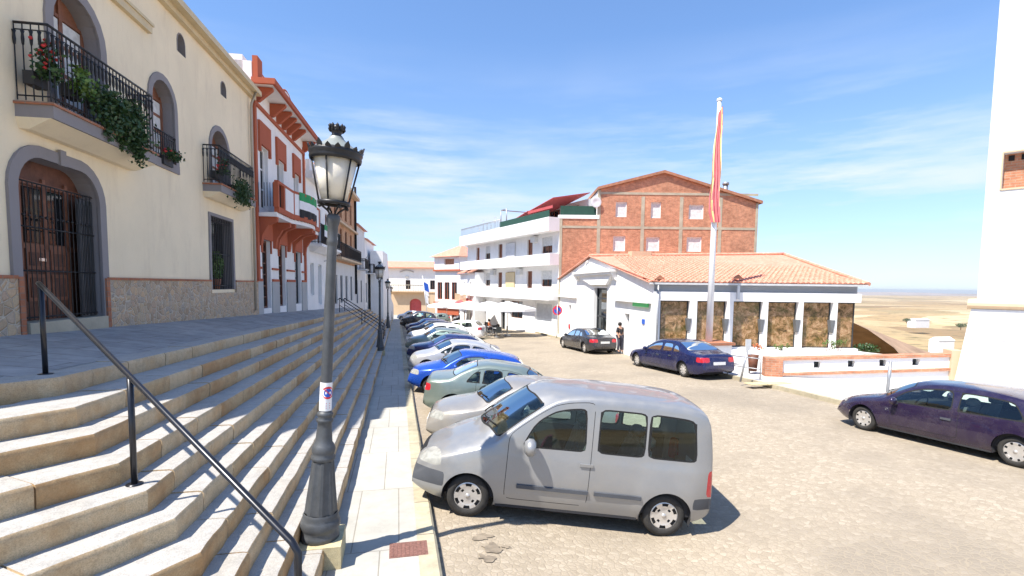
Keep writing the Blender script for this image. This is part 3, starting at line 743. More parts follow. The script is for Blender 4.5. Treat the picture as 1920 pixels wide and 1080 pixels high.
    for u in (11.3, 13.15, 13.6, 15.3, 16.2, 18.3):
        pr = bow(u)-.08; b.prism([(0, 4.5), (.10, 4.5), (.16, 4.9), (pr*.55, 5.25), (pr, 5.38), (pr, 5.55), (0, 5.55)], 0, u, u+.22, 0)
    B = b.build('balcony', ['red_paint_wall', 'white_plaster'], H)
    m = MB(fr.m)
    for i in range(7): u = 11.3+i*.1; m.tube([(u, .66, 5.92), (u, .66, 6.78)], .012, 4)
    for i in range(6): m.tube([(11.2, .08+i*.1, 5.92), (11.2, .08+i*.1, 6.78)], .012, 4)
    m.build('railing', 'black_iron', B)
    f = MB(fr.m)   # regional flag draped over the balcony
    us = [13.75+i*3.2/24 for i in range(25)]
    for k in range(24):
        a, c = us[k], us[k+1]; fa, fc = bow(a)+.03+.015*sin(k*1.3), bow(c)+.03+.015*sin((k+1)*1.3)
        for z0, z1, mi in ((6.55, 6.9, 0), (6.2, 6.55, 1), (5.85, 6.2, 2)): 
            o0 = -.09 if mi == 2 else 0
            f.quad((a,fa,z0),(c,fc,z0),(c,fc,z1),(a,fa,z1), mi)
    tag(f.build('draped_flag', ['cloth_green', 'cloth_white', 'cloth_black']), 'green, white and black flag draped over the bowed red balcony', 'flag', 'green white black flags on balconies')
red_house()
def white_house2():
    fr = FL; u0, u1 = 19.14, 26.0; H = thing('white_house', 'white house with an iron balcony, third along the terrace behind the street lamp', 'house', fr.P(22, 0, 1.7))
    zb = 1.75; ds = [(19.9, 20.8), (21.9, 22.9), (24.2, 25.2)]
    mb = MB(fr.m); facade(mb, rect(u0, u1, 1.0, 8.9), [rect(a, b, zb+(.7 if i == 0 else .1), 4.2) for i, (a, b) in enumerate(ds)]+[rect(a, b, 5.3, 7.4) for a, b in ds], .25, 9); mb.build('wall', 'white_plaster', H)
    for i, (a, b) in enumerate(ds):
        opening(fr, H, a, b, zb+(.7 if i == 0 else .1), 4.2, .18, 'window' if i == 0 else 'door', 'white_frame', 'dark_gap' if i == 0 else 'steel_grey', 1)
        opening(fr, H, a, b, 5.3, 7.4, .18, 'balcony_door', 'brown_wood', 'window_glass', 1)
    c = MB(fr.m); c.box(u0, u1+.1, 0, .35, 8.55, 8.75); c.box(u0, u1+.1, 0, .5, 8.75, 8.92); c.box(u0, 22.5, 0, .2, 8.92, 9.5); c.build('cornice', 'white_plaster', H)
    b = MB(fr.m); b.box(19.5, 25.7, 0, .7, 5.08, 5.22, 0); b.hexa([(19.8,0,4.8),(25.4,0,4.8),(25.4,.2,4.8),(19.8,.2,4.8)], [(19.5,0,5.08),(25.7,0,5.08),(25.7,.65,5.08),(19.5,.65,5.08)], 0)
    B = b.build('balcony', 'white_plaster', H)
    m = MB(fr.m); railing(m, [(19.55, .02), (19.55, .65), (25.65, .65), (25.65, .02)], 5.24, 6.25, dec=False, sp=.14, r=.014); m.build('railing', 'black_iron', B)
    f = MB(fr.m)
    for k in range(16):
        a, c = 20.2+k*.26, 20.2+(k+1)*.26; w = lambda q: .70+.015*sin(q*1.7)
        f.quad((a,w(k),6.0),(c,w(k+1),6.0),(c,w(k+1),6.3),(a,w(k),6.3), 0); f.quad((a,w(k),5.65),(c,w(k+1),5.65),(c,w(k+1),6.0),(a,w(k),6.0), 1)
    tag(f.build('draped_flag', ['cloth_green', 'cloth_white']), 'green and white cloth hung on the iron balcony of the plain white house', 'flag', 'green white black flags on balconies')
    m = MB(fr.m); m.tube([(23.6,0,4.45),(23.6,.35,4.5)], .02, 6); m.lathe((23.6,.42,4.5), [(0,-.16),(.1,-.1),(.14,0),(.1,.1),(0,.14)], 8); m.build('wall_lamp', 'black_iron', H)
white_house2()
def brick_house():
    fr = FL; u0, u1 = 26.2, 37.4; H = thing('brick_fronted_house', 'narrow house with brown brick upper floors over a white ground floor', 'house', fr.P(31, 0, 1.4))
    cols = [27.3, 29.6, 32.0, 34.6]; 
    mb = MB(fr.m); facade(mb, rect(u0, u1, 4.6, 10.2), [rect(a, a+1.0, 5.2, 7.1) for a in cols]+[rect(a, a+1.0, 7.9, 9.5) for a in cols], .25, 9); mb.build('wall', 'dark_brick', H)
    mb = MB(fr.m); facade(mb, rect(u0, u1, .6, 4.6), [rect(a, a+1.0, 1.7, 3.7) for a in cols], .25, 9); mb.build('ground_floor_wall', 'old_white_plaster', H)
    for a in cols:
        opening(fr, H, a, a+1.0, 5.2, 7.1, .15, 'window', 'brown_wood', 'window_glass'); opening(fr, H, a, a+1.0, 7.9, 9.5, .15, 'window', 'brown_wood', 'window_glass')
        opening(fr, H, a, a+1.0, 1.7, 3.7, .15, 'door', 'dark_leaf_metal', 'dark_gap')
    b = MB(fr.m); b.box(26.6, 37.2, 0, .6, 4.75, 4.9); b.box(26.2, 37.5, 0, .3, 7.35, 7.5); b.box(26.2, 37.5, 0, .45, 10.2, 10.45); b.build('ledge', 'tan_plaster', H)
    m = MB(fr.m); railing(m, [(26.7, .02), (26.7, .55), (37.1, .55), (37.1, .02)], 4.9, 5.85, dec=False, sp=.3, r=.02); m.build('railing', 'black_iron', H)
    m = MB(fr.m); m.box(u1-.25, u1, .02, .18, 2.2, 11.4); m.build('downpipe', 'dark_gap', H)
    r = MB(fr.m); r.hexa([(u0,.4,10.45),(u1,.4,10.45),(u1,-9,10.45),(u0,-9,10.45)], [(u0,.3,10.5),(u1,.3,10.5),(u1,-4,11.7),(u0,-4,11.7)]); r.build('roof', 'roof_tiles', H)
brick_house()
def last_houses():
    fr = FL
    for (u0, u1, zt, nm, lab, mat) in ((37.5, 44.5, 8.3, 'white_house', 'weathered white house with a projecting dark balcony beyond the brick fronted one', 'old_white_plaster'),
                                       (44.6, 53.5, 7.6, 'white_house', 'plain white house where the terrace paving ends', 'white_plaster'),
                                       (53.6, 66.0, 6.3, 'white_house', 'last and lowest white house of the left terrace, nearest the town hall', 'white_plaster')):
        H = thing(nm, lab, 'house', fr.P((u0+u1)/2, 0, .8), 'white houses of the left terrace'); n = max(2, int((u1-u0)/2.6)); us = [u0+.8+i*(u1-u0-1.2)/n for i in range(n)]
        zb = fbase(u0)
        mb = MB(fr.m); facade(mb, rect(u0, u1, -1.5, zt), [rect(a, a+.9, zb+.1, zb+2.2) for a in us]+[rect(a, a+.9, zb+3.3, zb+4.9) for a in us], .2, 9); mb.build('wall', mat, H)
        for a in us:
            opening(fr, H, a, a+.9, zb+.1, zb+2.2, .12, 'door', 'dark_leaf_metal', 'dark_gap'); opening(fr, H, a, a+.9, zb+3.3, zb+4.9, .12, 'window', 'white_frame', 'window_glass')
        r = MB(fr.m); r.hexa([(u0,.35,zt),(u1,.35,zt),(u1,-9,zt),(u0,-9,zt)], [(u0,.3,zt+.06),(u1,.3,zt+.06),(u1,-4,zt+1.2),(u0,-4,zt+1.2)]); r.build('roof', 'roof_tiles', H)
        b = MB(fr.m); b.box(u0+.7, u0+3.6, 0, .8, zb+3.1, zb+3.2); B = b.build('balcony', 'old_white_plaster', H)
        m = MB(fr.m); railing(m, [(u0+.75, .02), (u0+.75, .76), (u0+3.55, .76), (u0+3.55, .02)], zb+3.2, zb+4.1, dec=False, sp=.25, r=.02); m.build('railing', 'black_iron', B)
last_houses()
# ------------------------------------------------------------------ street lamps
def make_lamp():
    T = thing('street_lamp', '', 'street lamp')
    b = MB(); b.lathe((0,0,0), [(0,0),(.205,0),(.205,.07),(.185,.10),(.20,.13),(.215,.18),(.20,.23),(.185,.25),(.19,.28),(.175,.31)], 20)
    # fluted tapering skirt
    n = 32; rings = [(.165,.31),(.155,.42),(.135,.60),(.118,.78),(.108,.88)]; V = []
    for r, h in rings: V += [((r+(.007 if k % 4 < 2 else -.004))*cos(2*pi*k/n), (r+(.007 if k % 4 < 2 else -.004))*sin(2*pi*k/n), h) for k in range(n)]
    b.add(V, [(i*n+k, i*n+(k+1) % n, (i+1)*n+(k+1) % n, (i+1)*n+k) for i in range(4) for k in range(n)], smooth=False)
    b.lathe((0,0,0), [(.108,.88),(.125,.90),(.128,.93),(.112,.95),(.12,.98),(.126,1.02),(.11,1.06),(.09,1.09),(.085,1.16),(.075,1.25),(.072,1.30),(.088,1.32),(.088,1.345),(.07,1.36),(.085,1.385),(.085,1.41),(.062,1.43)], 20)
    b.build('base', 'lamp_iron', T)
    p = MB(); p.lathe((0,0,0), [(.062,1.43),(.058,1.9),(.054,2.6),(.05,3.2),(.05,3.22),(.058,3.24),(.058,3.27),(.052,3.29),(.055,3.42),(.068,3.46),(.074,3.50),(.066,3.53),(.05,3.55),(.0,3.55)], 16)
    p.build('pole', 'lamp_iron', T)
    l = MB()
    for k in range(4):
        a = 2*pi*k/4+.5; d = Vector((cos(a), sin(a), 0)); l.tube([d*.035+Vector((0,0,3.54)), d*.06+Vector((0,0,3.58)), d*.12+Vector((0,0,3.62)), d*.155+Vector((0,0,3.66))], .011, 6)
        l.lathe(d*.15+Vector((0,0,3.60)), [(0,0),(.022,.015),(.0,.05)], 6)
    l.lathe((0,0,0), [(.128,3.645),(.165,3.645),(.168,3.68),(.128,3.68),(.128,3.645)], 20)
    for k in range(6):
        a = 2*pi*k/6+.25; d = Vector((cos(a), sin(a), 0)); l.tube([d*.150+Vector((0,0,3.67)), d*.246+Vector((0,0,4.12))], .010, 6)
    l.lathe((0,0,0), [(.235,4.10),(.262,4.10),(.268,4.125),(.262,4.15),(.275,4.17),(.272,4.20),(.235,4.215),(.235,4.10)], 24)
    for k in range(18):    # crown of upright leaves round the rim
        a = 2*pi*k/18; h = .085 if k % 3 == 0 else .055; d = Vector((cos(a), sin(a), 0)); t = Vector((-sin(a), cos(a), 0)); z = Vector((0,0,1)); c = d*.262
        l.add([c+z*4.17-t*.034, c+z*4.17+t*.034, c+d*.018+z*(4.17+h*.7)+t*.026, c+d*.03+z*(4.17+h*1.15), c+d*.018+z*(4.17+h*.7)-t*.026,
               c-d*.016+z*4.17-t*.034, c-d*.016+z*4.17+t*.034, c+z*(4.17+h*.7)+t*.026, c+d*.014+z*(4.17+h*1.15), c+z*(4.17+h*.7)-t*.026],
              [(0,1,2,3,4),(9,8,7,6,5),(0,1,6,5),(1,2,7,6),(2,3,8,7),(3,4,9,8),(4,0,5,9)])
    l.build('lantern_frame', 'black_iron', T)
    g = MB(); g.lathe((0,0,0), [(.03,3.67),(.128,3.675),(.222,4.11),(.215,4.112),(.0,4.112)], 24); g.build('lamp_shade', 'lantern_glass', T)
    d = MB(); d.lathe((0,0,0), [(.25,4.20),(.21,4.235),(.15,4.275),(.10,4.31),(.075,4.335),(.07,4.35)], 20); d.build('hood', 'lamp_hood', T)
    c = MB(); c.lathe((0,0,0), [(.05,4.34),(.062,4.36),(.045,4.375),(.058,4.40),(.07,4.42),(.0,4.41)], 12)
    for k in range(9):
        a = 2*pi*k/9; dd = Vector((cos(a), sin(a), 0)); c.lathe(dd*.072+Vector((0,0,4.40)), [(0,0),(.018,.018),(.012,.045),(.02,.06),(0,.085)], 6)
    c.lathe((0,0,4.42), [(.04,0),(.05,.03),(.02,.06),(0,.075)], 8)
    c.build('finial', 'black_iron', T); return T
lampP = make_lamp()
LY = [5.64, 26.6, 47.9, 69.5]
labs = ['tall grey street lamp nearest the viewer, with a parking ban sticker on its pole', 'second street lamp along the steps, standing well beyond the nearest one',
        'third street lamp down the line beside the parked cars', 'farthest street lamp of the line, in front of the town hall']
for i, y in enumerate(LY):
    o = lampP if i == 0 else dup(lampP); x = -.83 if i == 0 else -.88; z = sz(9, y)+.0 if i < 1 else sz(9, y)
    o.location = (x, y, z); o.rotation_euler = (radians(.3), radians(3.1), 0) if i == 0 else (0, 0, 0); o.scale = (.972,)*3 if i == 0 else (1,)*3; tag(o, labs[i], 'street lamp', 'street lamps along the steps')
    p = MB(); p.box(x-.24, x+.24, y-.26, y+.26, z-.5, z+.012)
    kind(p.build('lamp_plinth', 'yellow_stone'))
# sticker on the first pole
mb = MB(); c0_ = Vector((-.83, 5.64, sz(9, 5.64))); V = []
def arcpt(a, z, r): return c0_+Vector((cos(a)*r, sin(a)*r, z))
ca = atan2(-5.64, .83)        # faces the viewer's side of the street
for i in range(12):
    a, b = ca-1.75+i*3.5/12, ca-1.75+(i+1)*3.5/12
    mb.quad(arcpt(a,1.44,.0645), arcpt(b,1.44,.0645), arcpt(b,1.75,.0635), arcpt(a,1.75,.0635), 0)
def disc(rad, col, rr, cz=1.64, off=.35, inner=0):
    n = 20
    for i in range(n):
        A, B = 2*pi*i/n, 2*pi*(i+1)/n
        q = [(inner*cos(A), inner*sin(A)), (rad*cos(A), rad*sin(A)), (rad*cos(B), rad*sin(B)), (inner*cos(B), inner*sin(B))]
        mb.add([arcpt(ca+off+u/.064, cz+w, rr) for u, w in q], [(0,1,2,3)], col)
disc(.068, 1, .0655); disc(.046, 2, .0665)
for s_ in (1,): 
    for i in range(8): 
        t0, t1 = -.05+i*.0125, -.05+(i+1)*.0125
        mb.add([arcpt(ca+.35+(t0-.006)/.064, 1.64-t0, .0672), arcpt(ca+.35+(t0+.006)/.064, 1.64-t0, .0672), arcpt(ca+.35+(t1+.006)/.064, 1.64-t1, .0672), arcpt(ca+.35+(t1-.006)/.064, 1.64-t1, .0672)], [(0,1,2,3)], 1)
for z in (1.47, 1.495, 1.52): 
    mb.add([arcpt(ca+.05, z, .066), arcpt(ca+.75, z, .066), arcpt(ca+.75, z+.008, .066), arcpt(ca+.05, z+.008, .066)], [(0,1,2,3)], 1)
ML_ = lampP.matrix_basis @ Matrix.Translation(-c0_); mb.v = [ML_ @ Vector(v) for v in mb.v]
tag(mb.build('parking_ban_sticker', ['sign_white', 'sign_red', 'sign_blue']), 'white sticker with a red and blue no parking symbol wrapped round the nearest lamp pole', 'sticker')

# ------------------------------------------------------------------ handrails
P1 = Vector((-3.58, 6.20, sz(0, 6.2))); P2 = Vector((-2.19, 4.83, sz(4, 4.83))); top1 = P1+Vector((0,0,.925))
dirh = (P2-P1); top2 = P2+Vector((0,0,.93))
t3 = 2.13; top3 = top1+(top2-top1)*t3; foot3 = Vector((top3.x, top3.y, sz(8, top3.y)))
T = thing('handrail', 'black tubular handrail running down the corner of the near steps on three posts', 'handrail', P1)
m = MB(); e = (top2-top1).normalized()
m.tube([top1-e*.06, top1-e*.03, top2, top3-e*.05, top3+Vector((0,0,-.03))+e*.01, foot3+Vector((0,0,.0))], .0235, 12); m.build('rail', 'handrail_paint', T)
for P_, tp in ((P1, top1), (P2, top2)):
    m = MB(); m.tube([P_, tp-Vector((0,0,.0))], .0245, 10); m.lathe(P_, [(.0,.0),(.065,.0),(.065,.008),(0,.01)], 12); m.build('post', 'handrail_paint', T)
def far_rail(y, lab):
    T = thing('handrail', lab, 'handrail', (-3.3, y, sz(0, y)), 'distant handrails across the steps')
    m = MB(); a = Vector((-3.6, y, sz(0, y)+.9)); b = Vector((-.9, y, sz(9, y)+.85)); m.tube([a+Vector((-.1,0,-.12)), a, b, b-Vector((0,0,.82))], .03, 8); m.tube([a-Vector((0,0,.45)), b-Vector((0,0,.45))], .02, 6); m.build('rail', 'handrail_paint', T)
    for f, k in ((0, 0), (.5, 4), (.97, 9)):
        p = a.lerp(b, f); m = MB(); m.tube([(p.x, y, sz(k, y)), p], .025, 6); m.build('post', 'handrail_paint', T)
far_rail(34.0, 'nearer of the two parallel handrails crossing the far steps'); far_rail(37.2, 'farther of the two parallel handrails crossing the far steps')
# rusty cover and oil stain
c = gp(766, 1030, .12); mb = MB(); z0 = lambda y: gz(0, y)
def flat(mb, x0, x1, y0, y1, h0, h1):
    mb.hexa([(x0,y0,z0(y0)+h0),(x1,y0,z0(y0)+h0),(x1,y1,z0(y1)+h0),(x0,y1,z0(y1)+h0)], [(x0,y0,z0(y0)+h1),(x1,y0,z0(y0)+h1),(x1,y1,z0(y1)+h1),(x0,y1,z0(y1)+h1)])
flat(mb, c.x-.21, c.x+.21, c.y-.17, c.y+.17, .1, .127); 
for i in range(9): flat(mb, c.x-.19+i*.043, c.x-.165+i*.043, c.y-.15, c.y+.15, .127, .131)
tag(mb.build('manhole_cover', 'rust_cover'), 'rectangular rusty brown utility cover set in the near pavement', 'manhole cover')
mb = MB(); r = random.Random(5)
for (px, py, rad) in ((905, 1003, .13), (925, 1022, .17), (912, 1042, .12), (897, 985, .06), (950, 1016, .06)):
    c = gp(px, py, 0); n = 26; ph = r.uniform(0, 9); rad *= 1.05; zo = .007+r.random()*.004; V = [(c.x, c.y, gz(0, c.y)+dip(c.x)+zo)]
    for k in range(n): a = 2*pi*k/n; q = rad*(.8+.75*noise.noise(Vector((cos(a)*1.6+ph, sin(a)*1.6, ph)))); V.append((c.x+q*cos(a), c.y+q*.8*sin(a), gz(0, c.y+q*.8*sin(a))+dip(c.x+q*cos(a))+zo))
    mb.add(V, [(0, k+1, (k+1) % n+1) for k in range(n)])
kind(mb.build('oil_patch', 'oil_stain'))

# ------------------------------------------------------------------ white hall with tiled roof
W1 = gp(1044, 628); W0 = gp(1222, 679)
FG = Frame(W0, W1)                   # gable front, n toward the street? fixed below
if FG.n.x > 0: FG = Frame(W0, W1, False)
dep0 = (W0-CAM).dot(_f)
Wr = at(1612, 600, dep0*.985); FR = Frame(W0, Wr)
if FR.n.y > 0: FR = Frame(W0, Wr, False)
def hall():
    H = thing('white_hall', 'low white hall with orange tiled roof, gable door and large picture windows', 'hall', W0)
    L = FG.len
    eR = FG.uv(1222, 530)[1]; eL = FG.uv(1046, 527)[1]; ap = FG.uv(1108, 483); d = FG.uv(1128, 620)
    def q(px, py): return FG.uv(px, py)
    dr = [q(1136, 640)[0], q(1112, 640)[0]]; dtop = q(1120, 540)[1]
    sl1 = [q(1180, 600)[0], q(1171, 600)[0]]; sl2 = [q(1071, 590)[0], q(1066, 590)[0]]
    z1 = q(1175, 588)[1]; z0 = q(1175, 612)[1]
    outer = [(0, -1.8), (L, -1.8), (L, eL), (ap[0], ap[1]), (0, eR)]
    mb = MB(FG.m); facade(mb, outer, [rect(dr[0], dr[1], -1.2, dtop), rect(sl1[0], sl1[1], z0, z1), rect(sl2[0], sl2[1], z0-.1, z1)], .35, 0); mb.build('wall', 'white_plaster', H)
    f = MB(FG.m); f.box(dr[0], dr[1], -.32, -.28, -1.2, dtop); c = (dr[0]+dr[1])/2
    for u in (dr[0]+.05, c, dr[1]-.05): f.box(u-.05, u+.05, -.28, -.2, -1.2, dtop if u != c else 1.15)
    for z in (1.2, 2.35): f.box(dr[0], dr[1], -.28, -.21, z-.05, z+.05)
    D_ = f.build('door', 'dark_leaf_metal', H); p = MB(FG.m); p.box(dr[0]+.1, dr[1]-.1, -.275, -.26, -1.0, dtop-.1); p.build('pane', 'window_glass', D_)
    for s_ in (sl1, sl2):
        f = MB(FG.m); f.box(s_[0], s_[1], -.3, -.24, z0-.1, z1); 
        for k in range(4): f.box(s_[0], s_[1], -.24, -.2, z0+k*.3, z0+k*.3+.04)
        f.build('window', 'steel_grey', H)
    # hood over the door: moulded shelf on scrolled corbels, and a bent relief above
    h = MB(FG.m); a, b = q(1158, 510)[0], q(1083, 510)[0]; z = q(1120, 512)[1]
    h.box(a, b, 0, .42, z, z+.14); h.box(a+.15, b-.15, 0, .34, z-.14, z); h.prism([(a+.5, z-.14), (b-.5, z-.14), (dr[1]+.25, z-.75), (dr[0]-.25, z-.75)], 1, 0, .2)
    for u in (a+.1, b-.5): h.prism([(0, z-.5), (.12, z-.45), (.36, z-.1), (.36, z), (0, z)], 0, u, u+.35)
    h.build('door_hood', 'white_plaster', H)
    m = MB(FG.m); cu, cz = q(1103, 500)[0], z+.45; m.tube([(cu+.55*cos(t*.35-.2), .05, cz+.42*sin(t*.35-.2)) for t in range(7)], .06, 6); m.build('relief', 'white_plaster', H)
    m = MB(FG.m)
    for (p0, p1, py) in ((1050, 1082, 556), (1154, 1222, 564)): u0_, u1_ = q(p1, py)[0], q(p0, py)[0]; zz = q((p0+p1)/2, py)[1]; m.box(max(u0_, .02), u1_, 0, .22, zz-.06, zz+.06)
    m.build('ledge', 'white_plaster', H)
    # long front with deep fins and picture panes
    R_ = FR.len; zt = FR.uv(1300, 564)[1]; zs = FR.uv(1300, 650)[1]; ze = FR.uv(1300, 532)[1]
    xs = [(1237, 1284), (1306, 1354), (1374, 1421), (1439, 1488), (1505, 1553), (1569, 1616)]
    ul = [(FR.uv(a, 610)[0], FR.uv(b+8, 610)[0]) for a, b in xs]; ul[-1] = (ul[-1][0], R_-.12)
    mb = MB(FR.m); mb.box(0, R_, -.9, -.30, zt+.2, ze-.02); mb.build('eaves_wall', 'eaves_shade_grey', H); mb = MB(FR.m); mb.box(0, R_+.02, -.30, 0, zt, zt+.42); mb.box(0, R_, -.75, 0, -2.5, zs); mb.box(0, ul[0][0], -.75, 0, zs, zt)
    for (a, b), (c_, d_) in zip(ul[:-1], ul[1:]): mb.box(b, c_, -.75, 0, zs, zt)
    mb.box(R_-.1, R_, -8, -.9, -2.5, ze)
    mb.build('front_wall', 'white_plaster', H)
    for a, b in ul:
        f = MB(FR.m); t = .05; f.box(a, a+.09, -.30, -.20, zs, zt); f.box(b-t, b, -.30, -.24, zs, zt); f.box(a+t, b-t, -.30, -.24, zt-t, zt); f.box(a+t, b-t, -.30, -.24, zs, zs+t)
        w = f.build('window', 'dark_leaf_metal', H); p = MB(FR.m); p.box(a, b, -.32, -.27, zs, zt); p.build('pane', 'mural_glass', w)
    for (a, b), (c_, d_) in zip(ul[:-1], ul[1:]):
        m = MB(FR.m); m.hexa([(b-.06,-.22,zs+.75),(b+.02,-.22,zs+.75),(b+.02,.04,zs+.75),(b-.06,.04,zs+.75)], [(b-.14,-.22,zs+1.35),(b+.10,-.22,zs+1.35),(b+.10,.04,zs+1.35),(b-.14,.04,zs+1.35)]); m.build('pillar_shade', 'pillar_shade_grey', H)  # dark wedges added to stand for the shade on the pillar sides
    m = MB(FR.m); 
    for px in (1232,): u = FR.uv(px, 600)[0]; m.tube([(u,.05,ze),(u,.05,-.6)], .045, 8)
    m.build('downpipe', 'steel_grey', H)
    m = MB(FR.m); u = FR.uv(1383, 560)[0]; m.box(u-.06, u+.06, 0, .1, zt+.1, ze-.02); m.build('pipe_stub', 'ac_grey', H)
    # roof in corrugated tiles
    E0 = FR.P(-.35, .40, ze+.02); E1 = FR.P(R_+.15, .40, ze+.02)
    A0 = FG.P(ap[0], .15, ap[1]+.1); A1 = at(1470, 477, (A0-CAM).dot(_f)); 
    E0 = FR.P(-.25, .10, ze+.04); E1 = FR.P(R_+.25, .10, ze+.04)
    B0 = FG.P(L+.3, .15, eL+.02); B1 = A1+(E1-A1)*.2+Vector((2, 12, -1.4))
    rb = MB()
    def tiled(e0, e1, r0, r1, mb):
        u = (e1-e0); Lu = u.length; un = u/Lu; nn = un.cross((r0-e0)).normalized(); nn = nn if nn.z > 0 else -nn
        dn = nn.cross(un); dn = dn if dn.z > 0 else -dn          # up the slope
        s0, t0 = (r0-e0).dot(un), (r0-e0).dot(dn); s1, t1 = (r1-e0).dot(un), (r1-e0).dot(dn)
        nco = int(Lu/.24)
        def lim(s):
            best = 0
            if s < s0: return t0*s/max(s0, 1e-3)
            if s > s1: return t1*(Lu-s)/max(Lu-s1, 1e-3)
            return t0+(t1-t0)*(s-s0)/max(s1-s0, 1e-3)
        for i in range(nco):
            s = Lu*(i+.5)/nco; w = Lu/nco; T_ = lim(s)
            rows = max(1, int(T_/.42)); 
            for k in range(rows+1):
                a, b = k*.42, min((k+1)*.42+.04, max(T_, k*.42+.05)); ja = rnd.uniform(-.012, .012)
                pr = [(-.5, .0), (-.32, .05), (0, .085), (.32, .05), (.5, .0)]
                V = [e0+un*(s+p*w*.98+ja)+dn*a+nn*(h+.03) for p, h in pr]+[e0+un*(s+p*w*.9+ja)+dn*b+nn*h for p, h in pr]
                mb.add(V, [(j, j+1, 6+j, 5+j) for j in range(4)], smooth=False)
                mb.add([V[0], V[1], V[2], V[3], V[4]], [(0,1,2,3,4)])
        mb.add([e0+dn*.0-nn*.02, e1-nn*.02, r1-nn*.02, r0-nn*.02], [(0,1,2,3)])
    tiled(E0, E1, A0, A1, rb); rb.quad(B0, B1, A1, A0); rb.quad(E1, B1, A1, A1)
    ridge = [A0.lerp(A1, i/24) for i in range(25)]; rb.tube([p+Vector((0,0,.03)) for p in ridge], .11, 8); hip = [E1.lerp(A1, i/20) for i in range(21)]; rb.tube([p+Vector((0,0,.03)) for p in hip], .1, 8)
    rb.tube([FG.P(-.3,.12,eR+.08).lerp(A0, i/20) for i in range(21)], .05, 6); rb.tube([B0.lerp(A0, i/20) for i in range(21)], .05, 6)
    rb.build('roof', 'roof_tiles', H)
    m = MB(); 
    m.quad(E0-Vector((0,0,.09)), E1-Vector((0,0,.09)), FR.P(R_,-.32,ze-.03), FR.P(0,-.32,ze-.03)); m.quad(E0, E1, E1-Vector((0,0,.09)), E0-Vector((0,0,.09))); m.build('eaves', 'ac_grey', H)
    m = MB(); c = A0.lerp(A1, .26)+Vector((0,0,.15)); m.box(c.x-.7, c.x+.7, c.y-.3, c.y+.3, c.z-.3, c.z+.12); m.build('chimney', 'tan_plaster', H)
    for px, py in ((1238, 520), (1385, 519)):
        c = at(px, py, dep0*.985+.1); m = MB(); m.add([c+Vector((-.28,0,-.1)), c+Vector((.28,0,-.1)), c+Vector((0,0,.12)), c+Vector((0,.6,-.05))], [(0,1,2),(0,1,3),(1,2,3),(0,2,3)]); m.build('roof_vent', 'tile_dark', H)
    m = MB(FG.m); u = q(1190, 570)[0]; m.box(q(1218, 570)[0], u, .05, .12, q(1204, 575)[1], q(1204, 564)[1]); tag(m.build('green_sign', 'green_sign'), 'small bright green cross shop sign box under the ledge of the white hall', 'sign')
    m = MB(FG.m); m.lathe(tuple((q(1068, 610)[0], .02, q(1068, 612)[1])), [(0,.0),(.22,.0),(.22,.03),(0,.03)], 16, ax=(Vector((1,0,0)), Vector((0,0,1)), Vector((0,1,0)))); tag(m.build('wall_sign', 'sign_red'), 'faded round red sign low on the white gable wall', 'sign')
    m = MB(FG.m); u, z_ = q(1207, 603); m.box(u-.15, u+.15, 0, .05, z_-.12, z_+.12); tag(m.build('wall_plaque', 'sign_blue'), 'small dark blue plaque on the white gable near its corner', 'plaque')
    return H
HALL = hall()
HALL_EAVE = 0

# ------------------------------------------------------------------ flagpole
def flagpole():
    D0 = dep0*.93; b = at(1329, 640, D0); gx = Vector((b.x, b.y, gz(0, b.y)+.13))
    T = thing('flagpole', 'tall white flagpole rising from a brick topped pedestal before the white hall', 'flagpole', gx)
    m = MB(); m.box(gx.x-.75, gx.x+.75, gx.y-.6, gx.y+.6, gx.z-.3, b.z-.12, 0); m.box(gx.x-.85, gx.x+.85, gx.y-.7, gx.y+.7, b.z-.12, b.z, 1); m.build('pedestal', ['white_plaster', 'red_tile_edge'], T)
    tp = at(1349, 190, D0); H_ = tp.z-b.z
    m = MB(); m.tube([b, b.lerp(tp, .5), tp], [.15, .12, .08], 14); m.lathe(tp, [(.1,0),(.13,.05),(.1,.12),(0,.16)], 10); m.build('pole', 'white_frame', T)
    # limp flag hanging down the pole
    z1 = at(1345, 200, D0).z; z0 = at(1341, 418, D0).z; m = MB(); n = 30; K = 16; V = []
    for i in range(n+1):
        t = i/n; z = z1+(z0-z1)*t
        wob = .10*sin(t*9)+.05*sin(t*23); wd = (.10+.30*t**.7)*(1-.35*max(0, t-.9)/.1)
        for k in range(K+1):
            s = k/K; q_ = b.lerp(tp, (z-b.z)/H_); q_.z = z-.35*s*(1-t); V.append(tuple(q_ + _r*(.10+.04*t+.02*sin(t*14)-(.10+wd*1.05)*s+wob*.12*s) - Vector((_f.x, _f.y, 0))*(.16+.10*abs(sin(s*pi*3.5+t*5))*(.3+t))))
    mi = []
    for i in range(n):
        for k in range(K):
            t = (i+.5)/n; s = (k+.5)/K; v = (s*1.9+t*.9+.12*sin(6*t)) % 1.55
            j = i*(K+1)+k; m.add([V[j], V[j+1], V[j+K+2], V[j+K+1]], [(0,1,2,3)], 1 if (.42 < v < .72) else 0, True)
    for i in range(n):
        for k in range(3):
            t = (i+.5)/n
            if t > .75: j = i*(K+1)+K-1-k; 
    tag(m.build('national_flag', ['cloth_red', 'cloth_yellow']), 'limp red and yellow flag hanging down the white pole', 'flag')
flagpole()

